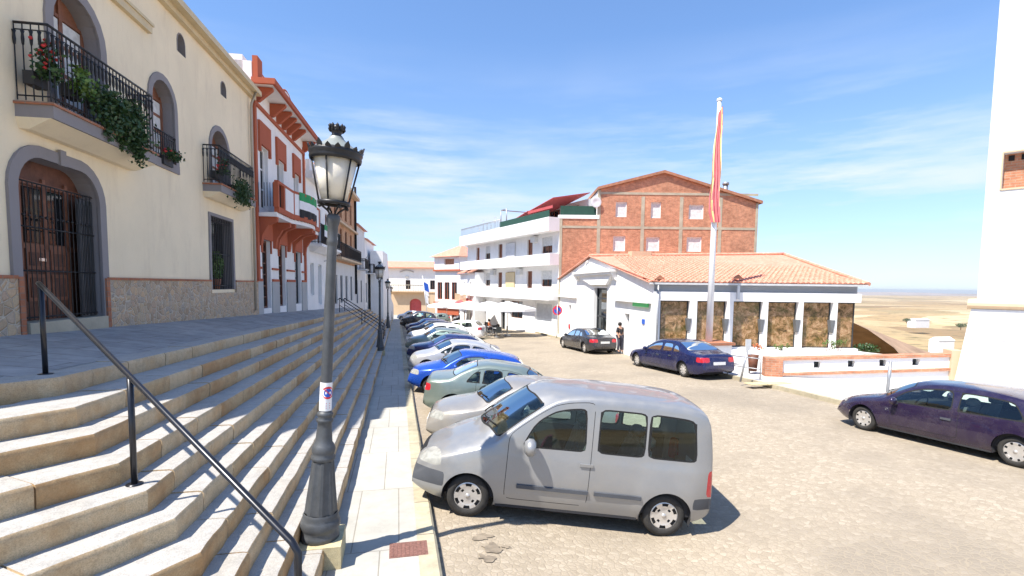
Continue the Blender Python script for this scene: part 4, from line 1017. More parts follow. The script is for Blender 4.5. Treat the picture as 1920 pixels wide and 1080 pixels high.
# ------------------------------------------------------------------ parapet wall, posts, tower on the right
def parapet():
    a = gp(1452, 706, .13); b = at(1788, 700, (a-CAM).dot(_f)*.93); b.z = gz(0, b.y)+.13
    fr = Frame(a, b)
    if fr.n.y > 0: fr = Frame(a, b, False)
    L = fr.len; zt0 = fr.uv(1480, 672)[1]; zt1 = fr.uv(1780, 663)[1]; zb0 = fr.uv(1480, 702)[1]; zb1 = fr.uv(1780, 690)[1]
    T = thing('parapet_wall', 'low white parapet wall with brick coping, brick base course and small square vents', 'wall', a)
    us = [fr.uv(px, 686)[0] for px in (1532, 1596, 1655, 1717)]
    mb = MB(fr.m); outer = [(0, zb0-.9), (L, zb1-.9), (L, zt1-.1), (0, zt0-.1)]; zc = lambda u: (zt0+zb0)/2+((zt1+zb1)-(zt0+zb0))/2*u/L
    facade(mb, outer, [rect(u-.11, u+.11, zc(u)-.13, zc(u)+.11) for u in us], .3, .3); mb.build('wall', 'white_plaster', T)
    m = MB(fr.m)
    for u in us: m.box(u-.11, u+.11, -.29, -.25, zc(u)-.13, zc(u)+.11)
    m.build('vent', 'dark_leaf_metal', T)
    m = MB(fr.m); m.hexa([(-.05,-.36,zt0-.1),(L,-.36,zt1-.1),(L,.07,zt1-.1),(-.05,.07,zt0-.1)], [(-.05,-.36,zt0),(L,-.36,zt1),(L,.07,zt1),(-.05,.07,zt0)])
    m.hexa([(-.1,0,zb0-.08),(L,0,zb1-.08),(L,.09,zb1-.08),(-.1,.09,zb0-.08)], [(-.1,0,zb0+.02),(L,0,zb1+.02),(L,.09,zb1+.02),(-.1,.09,zb0+.02)])
    m.box(-.35, .25, -.4, .1, zb0-.4, zt0+.0); m.build('coping', 'orange_brick', T)
    m = MB(fr.m); m.box(L-.15, L+.25, -.42, .12, zb1-.4, zt1+.12); m.build('end_pier', 'tan_plaster', T)
    # ramped pale apron below the wall
    return fr
FP = parapet()
def low_wall_hall():
    m = MB(FR.m); R_ = FR.len; m.box(.9, R_-.1, .02, .6, -2.2, FR.uv(1500, 655)[1]-.02); tag(m.build('planter_wall', 'white_plaster'), 'low white planter wall along the foot of the picture windows', 'wall')
    r = random.Random(2)
    for i, (px, py) in enumerate(((1412, 655), (1455, 652), (1540, 650), (1562, 649))):
        u, z = FR.uv(px, py); T = thing('shrub', ['thin leggy shrub with pink blossom at the left of the planter wall', 'low sparse shrub in the planter below the fourth pane', 'leaning bare stemmed shrub below the fifth pane', 'small tufted shrub at the right end of the planter'][i], 'shrub', FR.P(u, .4, z-.35), 'shrubs in the planter')
        s = MB(FR.m); f = MB(FR.m)
        for k in range(5):
            e = (u+r.uniform(-.22, .3), .4+r.uniform(-.1, .15), z+r.uniform(.0, .3)); s.tube([(u, .4, z-.4), e], .012, 4); leaves(f, e, (.12, .1, .12), 26, .04, seed=k+i*7)
        s.build('stem', 'old_wood', T); f.build('foliage', 'leaf_bright' if i != 0 else 'shirt_orange', T)
low_wall_hall()
# steel barrier, leaning post and litter bin beside the blue car
g1 = gp(1388, 716, .13); T = thing('sign_post', 'slightly leaning thin grey post at the kerb behind the deep blue saloon', 'post', g1)
m = MB(); tp = at(1402, 655, (g1-CAM).dot(_f)); m.tube([g1, tp], .035, 8); m.build('pole', 'steel_grey', T)
m = MB(); m.box(tp.x-.09, tp.x+.11, tp.y-.02, tp.y+.02, tp.z-.02, tp.z+.35); m.build('plate', 'ac_grey', T)
g2 = gp(1411, 701, .13); T = thing('litter_bin', 'dark brown litter bin on a short post beside the leaning post', 'litter bin', g2)
m = MB(); m.lathe(g2+Vector((0,0,.12)), [(0,0),(.15,0),(.2,.62),(.185,.62),(.16,.1)], 14); m.build('bucket', 'old_wood', T); m = MB(); m.tube([g2+Vector((0,.2,0)), g2+Vector((0,.2,.95))], .03, 8); m.build('post', 'steel_grey', T)
for (pa, pb, lab) in ((gp(1364, 702, .13), gp(1425, 712, .13), 'low grey tubular barrier at the pavement edge behind the deep blue saloon'),):
    T = thing('barrier', lab, 'barrier', pa); m = MB(); u = Vector((0,0,.75)); m.tube([pa, pa+u, pb+u, pb], .022, 8); m.tube([pa+u*.5, pb+u*.5], .018, 6); m.build('frame', 'steel_grey', T)
mb = MB(); a = gp(1398, 727, .0); 
for i in range(5): mb.box(a.x+i*.32, a.x+i*.32+.29, a.y-.3-i*.02, a.y+.1, a.z+.13, a.z+.16)
kind(mb.build('curb_ramp', 'yellow_stone'))
g3 = gp(1663, 742, .13); T = thing('bollard_post', 'thin weathered grey metal post standing on the pale concrete before the parapet', 'post', g3)
m = MB(); tp = at(1670, 678, (g3-CAM).dot(_f)); m.tube([g3, tp], .045, 10); m.lathe(g3, [(0,0),(.1,0),(.1,.02),(0,.02)], 10); m.build('pole', 'steel_grey', T)
# round no-parking sign before the hall
g4 = gp(1044, 634, .13); T = thing('road_sign', 'round blue and red no parking sign on a pole beside the apartment block corner', 'road sign', g4)
d4 = (g4-CAM).dot(_f); c4 = at(1045, 582, d4); m = MB(); m.tube([g4, Vector((g4.x, g4.y, c4.z+.45))], .035, 8); m.build('pole', 'steel_grey', T)
ax_ = (_r.copy(), Vector((0,0,1)), Vector((-_f.x, -_f.y, 0)).normalized()); m = MB(); m.lathe(c4+ax_[2]*.05, [(.0,.02),(.27,.02)], 24, 1, ax_, False); m.lathe(c4+ax_[2]*.05, [(.26,.024),(.36,.024),(.36,-.01),(0,-.01)], 24, 0, ax_, False)
m.hexa([c4+ax_[2]*.08+ax_[0]*x+Vector((0,0,z)) for x, z in ((-.2,.14),(-.14,.2),(.2,-.14),(.14,-.2))], [c4+ax_[2]*.085+ax_[0]*x+Vector((0,0,z)) for x, z in ((-.2,.14),(-.14,.2),(.2,-.14),(.14,-.2))], 0); m.build('plate', ['sign_red', 'sign_blue'], T)

def tower():
    c = gp(1812, 724, .13); dd = (c-CAM).dot(_f); a = at(1832, 560, dd); fr = Frame((a.x, a.y), (a.x+.50*7, a.y-.866*7), True)
    if fr.n.x > 0: fr = Frame((a.x, a.y), (a.x+.50*7, a.y-.866*7), False)
    T = thing('white_tower', 'massive white tower at the right edge, above a moulded base, with a brick window', 'tower', c)
    zm = fr.uv(1840, 572)[1]; r0 = fr.uv(1875, 0)
    zt = 15.0; sh = fr.uv(1872, 40)[0]; z_ = fr.uv(1872, 40)[1]; lean = sh/(z_-zm)
    w0, w1 = fr.uv(1880, 320)[0], fr.uv(1935, 320)[0]; wz0, wz1 = fr.uv(1900, 352)[1], fr.uv(1900, 285)[1]
    mb = MB(fr.m); outer = [(0, zm), (7, zm), (7, zt), (lean*(zt-zm), zt)]; facade(mb, outer, [rect(w0, w1, wz0, wz1)], .4, 6); mb.build('wall', 'old_white_plaster', T)
    f = MB(fr.m); f.box(w0, w1, -.40, -.30, wz0, wz1); W_ = f.build('window', 'orange_brick', T); f = MB(fr.m)
    for i in range(4): u = w0+.1+i*.3; f.box(u, u+.14, -.30, -.27, wz1-.22, wz1-.05)
    f.build('opening', 'dark_gap', W_)
    f = MB(fr.m)
    for q_ in (w0-.04, w1): f.box(q_, q_+.04, 0, .03, wz0-.04, wz1+.04)
    f.box(w0, w1, 0, .03, wz0-.05, wz0-.0); f.box(w0, w1, 0, .03, wz1, wz1+.05); f.build('window_trim', 'tan_plaster', T)
    b = MB(fr.m); b.prism([(-6, zm-.14), (.05, zm-.14), (.20, zm-.02), (.20, zm+.06), (.0, zm+.2), (-6, zm+.2)], 0, -.22, 7, 0); b.build('moulding', 'tan_plaster', T)
    p = MB(fr.m); p.prism([(-.55, -1.2), (7, -1.2), (7, zm-.14), (-.12, zm-.14)], 1, -6, .08); 
    for z in (zm-1.15, zm-2.0): p.box(-.17, 7, .08, .095, z, z+.03)
    p.build('base', 'old_white_plaster', T)
tower()
# soil bank beyond the parapet
def bank():
    pts_t = [at(1600, 606, 46), at(1640, 619, 47), at(1690, 640, 47), at(1735, 657, 47), at(1790, 672, 47), at(1900, 700, 47)]
    V = []
    for i, p in enumerate(pts_t):
        for k, (d, dz) in enumerate(((-7, -4.5), (-4, -1.9), (-1.5, -.4), (0, 0), (2.5, -.8), (9, -6))):
            V.append(Vector((p.x, p.y+d, p.z+dz+.35*noise.noise(Vector((i*1.3, k*1.7, 0))))))
    n = 6; mb = MB(); mb.add(V, [(i*n+k, i*n+k+1, (i+1)*n+k+1, (i+1)*n+k) for i in range(5) for k in range(5)], smooth=True); kind(mb.build('embankment', 'soil_bank'))
    for i, (px, py, d, w, h) in enumerate(((1722, 603, 900, 30, 7), (1765, 648, 120, 4.6, 2.6))):
        c = at(px, py, d); T = thing('farm_building', ['long pale farm building far out in the fields', 'small white outbuilding just beyond the parapet'][i], 'building', c)
        m = MB(); m.box(c.x-w/2, c.x+w/2, c.y-w*.25, c.y+w*.25, c.z-h*1.5, c.z+h*.5); m.build('wall', 'white_plaster', T)
        m = MB(); m.prism([(c.y-w*.27, c.z+h*.5), (c.y+w*.27, c.z+h*.5), (c.y, c.z+h*.8)], 0, c.x-w*.52, c.x+w*.52); m.build('roof', 'white_plaster', T)
    r = random.Random(9)
    for i, (px, py, d, s, lab) in enumerate(((1700, 600, 850, 5, 'dark tree alone in the fields left of the farm building'), (1802, 610, 650, 5, 'dark green tree in the fields beside the tower'), (1622, 654, 44, .9, 'dark bush at the foot of the soil bank'))):
        c = at(px, py, d); T = thing('tree' if i < 2 else 'bush', lab, 'tree' if i < 2 else 'bush', c)
        m = MB(); leaves(m, c, (s*1.5, s, s*.55), 420, s*.12, seed=i+20); m.build('crown', 'leaf_dark', T)
        m = MB(); m.tube([c-Vector((0,0,s*1.2)), c], s*.08, 6); m.build('trunk', 'old_wood', T)
bank()
# ------------------------------------------------------------------ apartment block with balconies and brick gable
BD = 43.0
bc = at(1046, 600, BD); bf = at(876, 600, BD*1.43); br = at(1411, 600, BD*1.0)
FB_ = Frame(bc, bf, False)
if FB_.n.x > 0: FB_ = Frame(bc, bf, True)
FE = Frame(bc, br, True)
if FE.n.y > 0: FE = Frame(bc, br, False)
def apartments():
    H = thing('apartment_block', 'white apartment block with long balconies and a bare orange brick gable', 'apartment block', bc)
    L = FB_.len; Wd = FE.len; q = FE.uv
    zpar = FB_.uv(1040, 411)[1]; 
    u1 = q(1122, 380)[0]; zl = q(1080, 410)[1]; ztop1 = q(1122, 356)[1]; pk = q(1245, 325); zr = q(1411, 381)[1]
    # brick gable
    wins = []
    for px0, px1, py0, py1 in ((1155, 1175, 378, 407), (1221, 1239, 379, 409), (1292, 1319, 383, 411), (1150, 1172, 442, 471), (1212, 1236, 444, 471), (1288, 1315, 444, 472)):
        a, zt = q(px0, py0); b, zb = q(px1, py1); wins.append((a, b, zb, zt))
    outer = [(0, -3), (Wd, -3), (Wd, zr), (pk[0], pk[1]), (u1, ztop1), (u1, zl), (0, zl)]
    mb = MB(FE.m); facade(mb, outer, [rect(*w) for w in wins], .22, 0); mb.build('gable_wall', 'orange_brick', H)
    for w in wins: opening(FE, H, *w, .16, 'window', 'white_frame', 'curtain', 0)
    # concrete frame
    c = MB(FE.m)
    for px in (1122, 1204, 1276, 1349): u = q(px, 440)[0]; c.box(u-.14, u+.14, 0, .03, -2, (pk[1]-1.9) if px not in (1122,) else ztop1)
    for py in (427, 363): 
        z = q(1200, py)[1]; a = q(1051 if py == 427 else 1122, 420)[0]; c.box(a, Wd, .0, .034, z-.10, z+.10)
    c.box(0, .22, 0, .04, -3, zl); c.box(Wd-.15, Wd+.05, -.2, .04, -3, zr)
    c.build('concrete_frame', 'tan_concrete', H)
    s = MB(FE.m); s.box(-.1, u1+.1, -.6, .06, zl, zl+.3); s.build('parapet', 'white_plaster', H)
    # roof
    back = -L*1.0
    r = MB(FE.m)
    for a, b in (((u1-.1, ztop1), pk), (pk, (Wd+.3, zr-.05))): r.hexa([(a[0],.25,a[1]),(b[0],.25,b[1]),(b[0],-18,b[1]),(a[0],-18,a[1])], [(a[0],.25,a[1]+.22),(b[0],.25,b[1]+.22),(b[0],-18,b[1]+.22),(a[0],-18,a[1]+.22)])
    R_ = r.build('roof', 'tile_dark', H)
    m = MB(FE.m); u, z = q(1374, 362); m.tube([(u, -1.5, z-.3), (u, -1.5, z+.95)], .2, 10); m.tube([(u, -1.5, z+.95), (u, -1.5, z+1.15)], .27, 10); m.build('chimney', 'steel_grey', R_)
    m = MB(FE.m); m.box(Wd-.3, Wd-.01, -14, -.05, -3, zr-.1); m.box(u1-.0, u1+.3, -14, -.02, zl, ztop1-.05); m.build('side_wall', 'white_plaster', H)
    # balcony front
    f = FB_; zs = [f.uv(1046, py)[1] for py in (548, 484, 411)]     # balcony band levels at the corner (base, middle, parapet top)
    b0, b1, b2 = f.uv(1044, 560)[1], f.uv(1044, 494)[1], f.uv(1044, 431)[1]      # undersides
    t0, t1, t2 = f.uv(1044, 541)[1], f.uv(1044, 476)[1], f.uv(1044, 409)[1]      # tops
    cols = [f.uv(px, 500)[0] for px in (1037, 1018, 993, 975, 955, 935, 917, 900, 888)]
    holes = []; spec = []
    for fi, (lo, hi) in enumerate(((t0, b1), (t1, b2))):
        for i, (a, b, kd) in enumerate(((1.1, 2.9, 'w'), (4.6, 5.6, 'd'), (8.1, 9.9, 'c'), (11.0, 12.0, 'd'), (14.0, 15.3, 'w'), (17.0, 17.9, 'd'), (19.6, 21.0, 'w'))):
            if b > L-.3: continue
            z0 = lo-.75 if kd != 'w' else lo+.15; z1 = lo+1.55; holes.append(rect(a, b, z0, z1)); spec.append((a, b, z0, z1, kd, fi, i))
    gh = [(1.0, 4.0, 'shut'), (6.4, 9.0, 'shop'), (10.2, 11.2, 'door'), (15.0, 16.0, 'door'), (17.4, 21.0, 'shop')]
    zg = gz(0, bc.y)+.1
    for a, b, kd in gh: holes.append(rect(a, min(b, L-.4), zg-.6*(a > 9)+( .9 if kd != 'door' else 0), zg+2.55)); spec.append((a, min(b, L-.4), zg-.6*(a > 9)+(.9 if kd != 'door' else 0), zg+2.55, kd, 9, 0))
    mb = MB(f.m); facade(mb, rect(0, L, -4, b2+.2), holes, .3, 14, n0=-1.1*0); mb.build('wall', 'white_plaster', H)
    for a, b, z0, z1, kd, fi, i in spec:
        if kd in 'w': 
            o = opening(f, H, a, b, z0, z1, .2, 'window', 'brown_wood', 'window_glass', 1); m = MB(f.m); m.box(a, b, -.16, -.10, z0+(z1-z0)*.45, z1); m.build('shutter', 'curtain' if True else '', o)
        elif kd == 'd': opening(f, H, a, b, z0, z1, .2, 'balcony_door', 'brown_wood', 'brown_wood', 0)
        elif kd == 'c': o = opening(f, H, a, b, z0, z1, .2, 'balcony_door', 'brown_wood', 'window_glass', 1)
        elif kd == 'shut': opening(f, H, a, b, z0, z1, .2, 'shutter', 'white_frame', 'ac_grey', 0)
        elif kd == 'shop': opening(f, H, a, b, z0, z1, .25, 'shop_window', 'brown_wood', 'window_glass', 1)
        else: opening(f, H, a, b, z0, z1, .25, 'door', 'dark_leaf_metal', 'window_glass', 1)
    for k, (lo, hi, pr) in enumerate(((b0, t0, .95), (b1, t1, .95), (b2, t2, 1.05))):
        m = MB(f.m); m.box(-.02, L-.1, -.0, pr, lo-.14, lo, 0); m.box(-.02, L-.1, pr-.14, pr, lo, hi, 0); m.box(-.02, .13, .0, pr-.14, lo, hi, 0); m.box(L-.25, L-.1, 0, pr-.14, lo, hi, 0)
        m.build('balcony' if k < 2 else 'roof_parapet', 'white_plaster', H)
    # blinds hung over two balcony doors
    for fi, (lo, mat) in enumerate(((t0, 'cloth_yellow'), (t1, 'leaf_bright'))):
        m = MB(f.m); m.box(8.0, 10.0, .06, .1, lo-.2, lo+1.5); m.build('blind', 'gutter_cream' if fi == 0 else 'satellite_grey', H)
    for u, z in ((4.0, b2-.55), (6.8, b1-.6), (12.8, b1-.55)): m = MB(f.m); m.box(u-.4, u+.4, 0, .35, z-.25, z+.25, 0); m.build('air_conditioner', 'ac_grey', H)
    # roof terrace: green mesh, penthouse, red awnings, dish
    m = MB(f.m); pr = .98
    m.box(.0, L*.46, pr, pr+.03, t2, t2+.55, 0); 
    g = MB(FE.m); g.box(.05, u1-.15, -.05, -.02, zl+.3, zl+1.05); g.build('terrace_mesh', 'dark_green_mesh', H)
    m.build('terrace_mesh', 'dark_green_mesh', H)
    m = MB(f.m)
    railing(m, [(L*.46, .95), (L-.4, .95)], t2, t2+.8, dec=False, sp=.35, r=.02)
    for u in (L*.40, L*.46): m.tube([(u,.9,t2),(u,.9,t2+1.7)], .05, 6); m.tube([(u,-2.4,t2),(u,-2.4,t2+1.7)], .05, 6)
    m.tube([(L*.40,.9,t2+1.7),(L*.46,.9,t2+1.7),(L*.46,-2.4,t2+1.7)], .05, 6)
    m.build('terrace_railing', 'steel_grey', H)
    m = MB(f.m); m.box(.5, L*.5, -6, -3.2, t2-.3, ztop1-.4); m.build('penthouse_wall', 'white_plaster', H)
    for a in (2.0, 5.2): opening(f, H, a, a+1.6, t2-.2, t2+1.5, -3.3+.0 if False else 3.15, 'terrace_door', 'brown_wood', 'window_glass')
    # awnings: from the gable edge sloping along the terrace
    A = FE.P(u1, -.1, ztop1+.05)
    def fp(u, n, z): return f.P(u, n, z)
    for k, (ua, ub, za, zb_) in enumerate(((.3, 4.6, ztop1+.05, ztop1-.55), (4.7, 9.8, ztop1-.50, ztop1-1.35))):
        m = MB(f.m); m.hexa([(ua,-3.2,za+.0),(ub,-3.2,zb_+.0),(ub,.5,zb_-.75),(ua,.5,za-.75)], [(ua,-3.2,za+.05),(ub,-3.2,zb_+.05),(ub,.5,zb_-.70),(ua,.5,za-.70)])
        m.box(ua, ub, .5, .53, zb_-.95, zb_-.72); m.build('awning', 'awning_red', H)
    m = MB(FE.m); u, z = q(1117, 380); m.lathe((u, .1, z), [(0,.0),(.2,.02),(.36,.07),(.44,.12),(.42,.13),(.2,.05),(0,.03)], 16, ax=(Vector((1,0,0)), Vector((0,0,1)), Vector((0,1,0)))); m.tube([(u,0,z-.5),(u,.08,z)], .03, 6); m.build('satellite_dish', 'satellite_grey', H)
    # shop awning
    m = MB(f.m); m.hexa([(16.9,0,zg+2.4),(21.2,0,zg+2.4),(21.2,1.5,zg+1.9),(16.9,1.5,zg+1.9)], [(16.9,0,zg+2.5),(21.2,0,zg+2.5),(21.2,1.5,zg+2.0),(16.9,1.5,zg+2.0)]); m.build('shop_awning', 'awning_red', H)
    m = MB(f.m)
    for i in range(7): u = L*.62+i*1.1; h = 1.1+.4*(i % 3); m.tube([(u,-1,t2),(u,-1,t2+h)], .02, 4); m.tube([(u-.35,-1,t2+h*.9),(u+.35,-1,t2+h*.9)], .015, 4); m.tube([(u-.25,-1,t2+h*.75),(u+.25,-1,t2+h*.75)], .015, 4)
    m.build('antenna', 'steel_grey', H)
apartments()
# ---- houses between the block and the town hall
def tower_house():
    d = 74.0; a = at(866, 560, d*.98); b = at(816, 560, d*1.03); fr = Frame(a, b, False); c = a
    if fr.n.x > 0: fr = Frame(a, b, True)
    H = thing('turret_house', 'white house with a square turret under a pyramid tile roof and red framed windows', 'house', c); L = fr.len; q = fr.uv
    zt = q(868, 508)[1]
    us = [L*.18, L*.45, L*.72]
    mb = MB(fr.m); facade(mb, rect(0, L, -4, zt), [rect(u, u+1.1, zt-4.1, zt-1.6) for u in us]+[rect(u, u+1.1, -2.4, .2) for u in us], .25, 10); mb.build('wall', 'white_plaster', H)
    for u in us: opening(fr, H, u, u+1.1, zt-4.1, zt-1.6, .15, 'window', 'red_paint_wall', 'window_glass', 1); opening(fr, H, u, u+1.1, -2.4, .2, .15, 'door', 'brown_wood', 'dark_gap', 1)
    m = MB(fr.m); m.box(-.1, L+.1, 0, .35, zt, zt+.25); m.build('cornice', 'red_paint_wall', H)
    m = MB(fr.m); m.box(.5, L-.5, 0, .8, zt-4.6, zt-4.45); m.box(L*.1, L*.9, .0, .12, zt-6.3, zt-5.2); m.build('balcony', 'red_paint_wall', H)
    tz = q(868, 480)[1]; t0, t1 = L*.12, L+.3
    mb = MB(fr.m); facade(mb, rect(t0, t1, zt+.25, tz), [rect(t0+(t1-t0)*.2, t0+(t1-t0)*.6, zt+(tz-zt)*.45, zt+(tz-zt)*.85)], .3, 6, n0=-.1); mb.build('turret', 'white_plaster', H)
    m = MB(fr.m); m.box(t0+(t1-t0)*.2, t0+(t1-t0)*.6, -.45, -.38, zt+(tz-zt)*.45, zt+(tz-zt)*.85); m.build('turret_window', 'tile_dark', H)
    m = MB(fr.m); c_ = ((t0+t1)/2, -3.1, tz+1.9); e = .5; B_ = [(t0-e,.5,tz),(t1+e,.5,tz),(t1+e,-6.7,tz),(t0-e,-6.7,tz)]; m.add(B_+[c_], [(0,1,4),(1,2,4),(2,3,4),(3,0,4),(0,1,2,3)]); m.build('turret_roof', 'roof_tiles', H)
tower_house()
def mid_house():
    a = at(886, 560, 58); b = at(866, 560, 66); fr = Frame(a, b, False)
    if fr.n.x > 0: fr = Frame(a, b, True)
    H = thing('small_tiled_house', 'low white house with sloping tile roof wedged beside the turret house', 'house', a); L = fr.len+1.5; zt = fr.uv(880, 512)[1]
    us = [.8, 3.2, 5.6]
    mb = MB(fr.m); facade(mb, rect(-1.5, L, -4, zt), [rect(u, u+1, zt-3.0, zt-1.0) for u in us if u+1 < L]+[rect(u, u+1, -2.2, -.1) for u in us if u+1 < L], .2, 9); mb.build('wall', 'white_plaster', H)
    for u in us:
        if u+1 < L: opening(fr, H, u, u+1, zt-3.0, zt-1.0, .15, 'window', 'white_frame', 'window_glass'); opening(fr, H, u, u+1, -2.2, -.1, .15, 'door', 'brown_wood', 'dark_gap')
    m = MB(fr.m); m.hexa([(-1.6,.4,zt),(L+.1,.4,zt),(L+.1,-5,zt+2.2),(-1.6,-5,zt+2.2)], [(-1.6,.4,zt+.15),(L+.1,.4,zt+.15),(L+.1,-5,zt+2.35),(-1.6,-5,zt+2.35)]); m.build('roof', 'roof_tiles', H)
    m = MB(fr.m); m.box(0, L-.4, 0, .8, zt-3.4, zt-3.3); railing(m, [(.05,.02),(.05,.75),(L-.5,.75)], zt-3.3, zt-2.5, dec=False, sp=.3, r=.02); m.build('balcony', 'tan_plaster', H)
mid_house()
def town_hall():
    d = 96.0; a = at(676, 560, d); b = at(824, 560, d); fr = Frame(a, b)
    if fr.n.y > 0: fr = Frame(a, b, False)
    H = thing('town_hall', 'long white town hall closing the street under a low orange tile roof', 'building', a); q = fr.uv; L = fr.len+4
    zt = q(750, 503)[1]; zm = q(750, 546)[1]; zw1, zw0 = q(750, 525)[1], q(750, 543)[1]; zb = q(750, 600)[1]
    ups = [(q(p-4.5, 530)[0], q(p+4.5, 530)[0]) for p in (712, 765, 811)]
    aw = (q(768, 570)[0], q(790, 570)[0])
    mb = MB(fr.m); facade(mb, rect(-4, L, zm, zt), [rect(u0, u1, zm+.4, zw1) for u0, u1 in ups], .3, 10); mb.build('upper_wall', 'white_plaster', H)
    mb = MB(fr.m); facade(mb, rect(-4, L, zb-3, zm), [arch(aw[0], aw[1], zb-.5, q(779, 560)[1], .9)], .5, 10); mb.build('lower_wall', 'tan_plaster', H)
    for u0, u1 in ups: opening(fr, H, u0, u1, zm+.4, zw1, .2, 'balcony_door', 'old_wood', 'window_glass', 1)
    m = MB(fr.m); m.box(aw[0], aw[1], -.5, -.4, zb-.5, q(779, 558)[1]); m.build('door', 'awning_red', H)
    m = MB(fr.m); m.box(q(735, 546)[0], q(795, 546)[0], 0, .9, zm-.15, zm+.05); m.box(-4, L, 0, .12, zm-.25, zm-.15); m.build('balcony', 'tan_plaster', H)
    m = MB(fr.m); railing(m, [(q(735, 546)[0], .8), (q(795, 546)[0], .8)], zm+.05, zm+1.2, dec=False, sp=.45, r=.03); m.build('railing', 'tan_concrete', H)
    m = MB(fr.m); u0, u1 = q(750, 515)[0], q(776, 515)[0]; m.box(u0+1, u1-1, 0, .15, zw1+.45, zw1+.75); m.tube([(u0+(u1-u0)*i/20, .12, zw1+1.5+.32*sin(pi*i/20)) for i in range(21)], .10, 5); m.build('crest', 'grey_dado', H)
    m = MB(fr.m); m.hexa([(-4,.7,zt),(L,.7,zt),(L,-9,zt),(-4,-9,zt)], [(-4,.7,zt+.2),(L,.7,zt+.2),(L,-4.5,zt+1.5),(-1.5,-4.5,zt+1.5)]); m.build('roof', 'roof_tiles', H)
town_hall()
def plaza_bits():
    # white side wall stepping down at the end of the terrace
    m = MB(FL.m); m.prism([(47, -3), (64, -3), (64, .2), (60, 1.1), (55.5, 3.8), (53, 6.6), (47, 6.6)], 1, .3, 1.6)
    tag(m.build('end_wall', 'white_plaster'), 'white wall stepping down beside the far end of the left terrace', 'wall')
    # striped pennant on a tilted pole
    c = gp(803, 588, 0); c = at(803, 588, 70); T = thing('tilted_flag', 'small blue and white flag on a leaning pole before the town hall', 'flag', Vector((c.x, c.y, gz(0, c.y))))
    m = MB(); b = Vector((c.x, c.y, gz(0, c.y))); t = at(792, 517, 70); m.tube([b, t], .05, 6); m.build('pole', 'white_frame', T)
    m = MB(); 
    for i in range(6): p = t.lerp(b, .04+i*.09); p2 = t.lerp(b, .04+(i+1)*.09); w = Vector((.55+.15*sin(i), 0, -.35)); m.quad(p, p2, p2+w, p+w, 0 if 0 < i < 3 else 1)
    m.build('cloth', ['sign_blue', 'cloth_white'], T)
plaza_bits()
# ---- terrace umbrellas, tables and chairs
def make_umbrella():
    T = thing('parasol', '', 'parasol'); m = MB(); m.tube([(0,0,0),(0,0,2.75)], .03, 8); m.build('pole', 'white_frame', T)
    m = MB(); m.lathe((0,0,0), [(0,0),(.28,0),(.28,.1),(0,.1)], 12); m.build('foot', 'ac_grey', T)
    m = MB(); n = 8; R_ = 2.35; top = (0,0,2.85); V = [top]+[(R_*cos(2*pi*k/n+pi/8), R_*sin(2*pi*k/n+pi/8), 2.3) for k in range(n)]+[(R_*1.0*cos(2*pi*k/n+pi/8), R_*1.0*sin(2*pi*k/n+pi/8), 2.08) for k in range(n)]
    m.add(V, [(0, 1+k, 1+(k+1) % n) for k in range(n)]+[(1+k, 1+(k+1) % n, 1+n+(k+1) % n, 1+n+k) for k in range(n)]); m.build('canopy', 'cloth_white', T); return T
U0 = make_umbrella(); us = [(952, 619, .0), (917, 610, 0), (880, 605, 0), (838, 602, .0)]
ul = ['nearest white parasol of the cafe terrace, beside the apartment block door', 'second white parasol, above the seated guest', 'third white parasol along the terrace', 'farthest white parasol, by the turret house']
for i, (px, py, _) in enumerate(us):
    o = U0 if i == 0 else dup(U0); p = gp(px, py, 0); dd = (p-CAM).dot(_f); k = [42, 47, 53, 60][i]; p = at(px, 560, k); p.z = gz(0, p.y)+.02; o.location = p; o.rotation_euler.z = .3*i; tag(o, ul[i], 'parasol', 'cafe parasols')
def make_chair():
    T = thing('cafe_chair', '', 'chair'); m = MB(); m.box(-.22,.22,-.22,.22,.43,.46); m.build('seat', 'plastic_dark', T)
    m = MB(); m.box(-.22,.22,.2,.23,.5,.88); m.build('backrest', 'plastic_dark', T)
    for x in (-.2, .2):
        for y in (-.2, .21): m = MB(); m.tube([(x,y,0),(x,y,.45 if y < 0 else .86)], .014, 5); m.build('leg', 'steel_grey', T)
    return T
def make_table():
    T = thing('cafe_table', '', 'table'); m = MB(); m.lathe((0,0,0), [(0,.70),(.38,.70),(.38,.73),(0,.73)], 16); m.build('top', 'steel_grey', T); m = MB(); m.tube([(0,0,0),(0,0,.7)], .03, 6); m.build('leg', 'steel_grey', T)
    m = MB(); m.lathe((0,0,0), [(0,0),(.24,0),(.2,.04),(0,.05)], 10); m.build('foot', 'steel_grey', T); return T
C0 = make_chair(); T0 = make_table(); first = True; kc = 0
names = ['nearest the road end of the terrace', 'of the middle terrace table', 'of the farthest terrace table']
for i, (px, dd) in enumerate(((932, 40.5), (919, 43.0), (903, 47.0))):
    p = at(px, 580, dd); p.z = gz(0, p.y)+.02
    o = T0 if i == 0 else dup(T0); o.location = p; tag(o, ['grey cafe table nearest the road', 'grey cafe table before the seated guest', 'grey cafe table farthest along the terrace'][i], 'table', 'cafe tables')
    for k in range(4):
        a = k*pi/2+.4*i; c = C0 if kc == 0 else dup(C0); c.location = p+Vector((cos(a)*.62, sin(a)*.62, 0)); c.rotation_euler.z = a-pi/2
        tag(c, 'dark cafe chair drawn up to the table '+['nearest the road', 'before the seated guest', 'farthest along the terrace'][i], 'chair', ['chairs round the nearest cafe table', 'chairs round the middle cafe table', 'chairs round the farthest cafe table'][i]); kc += 1

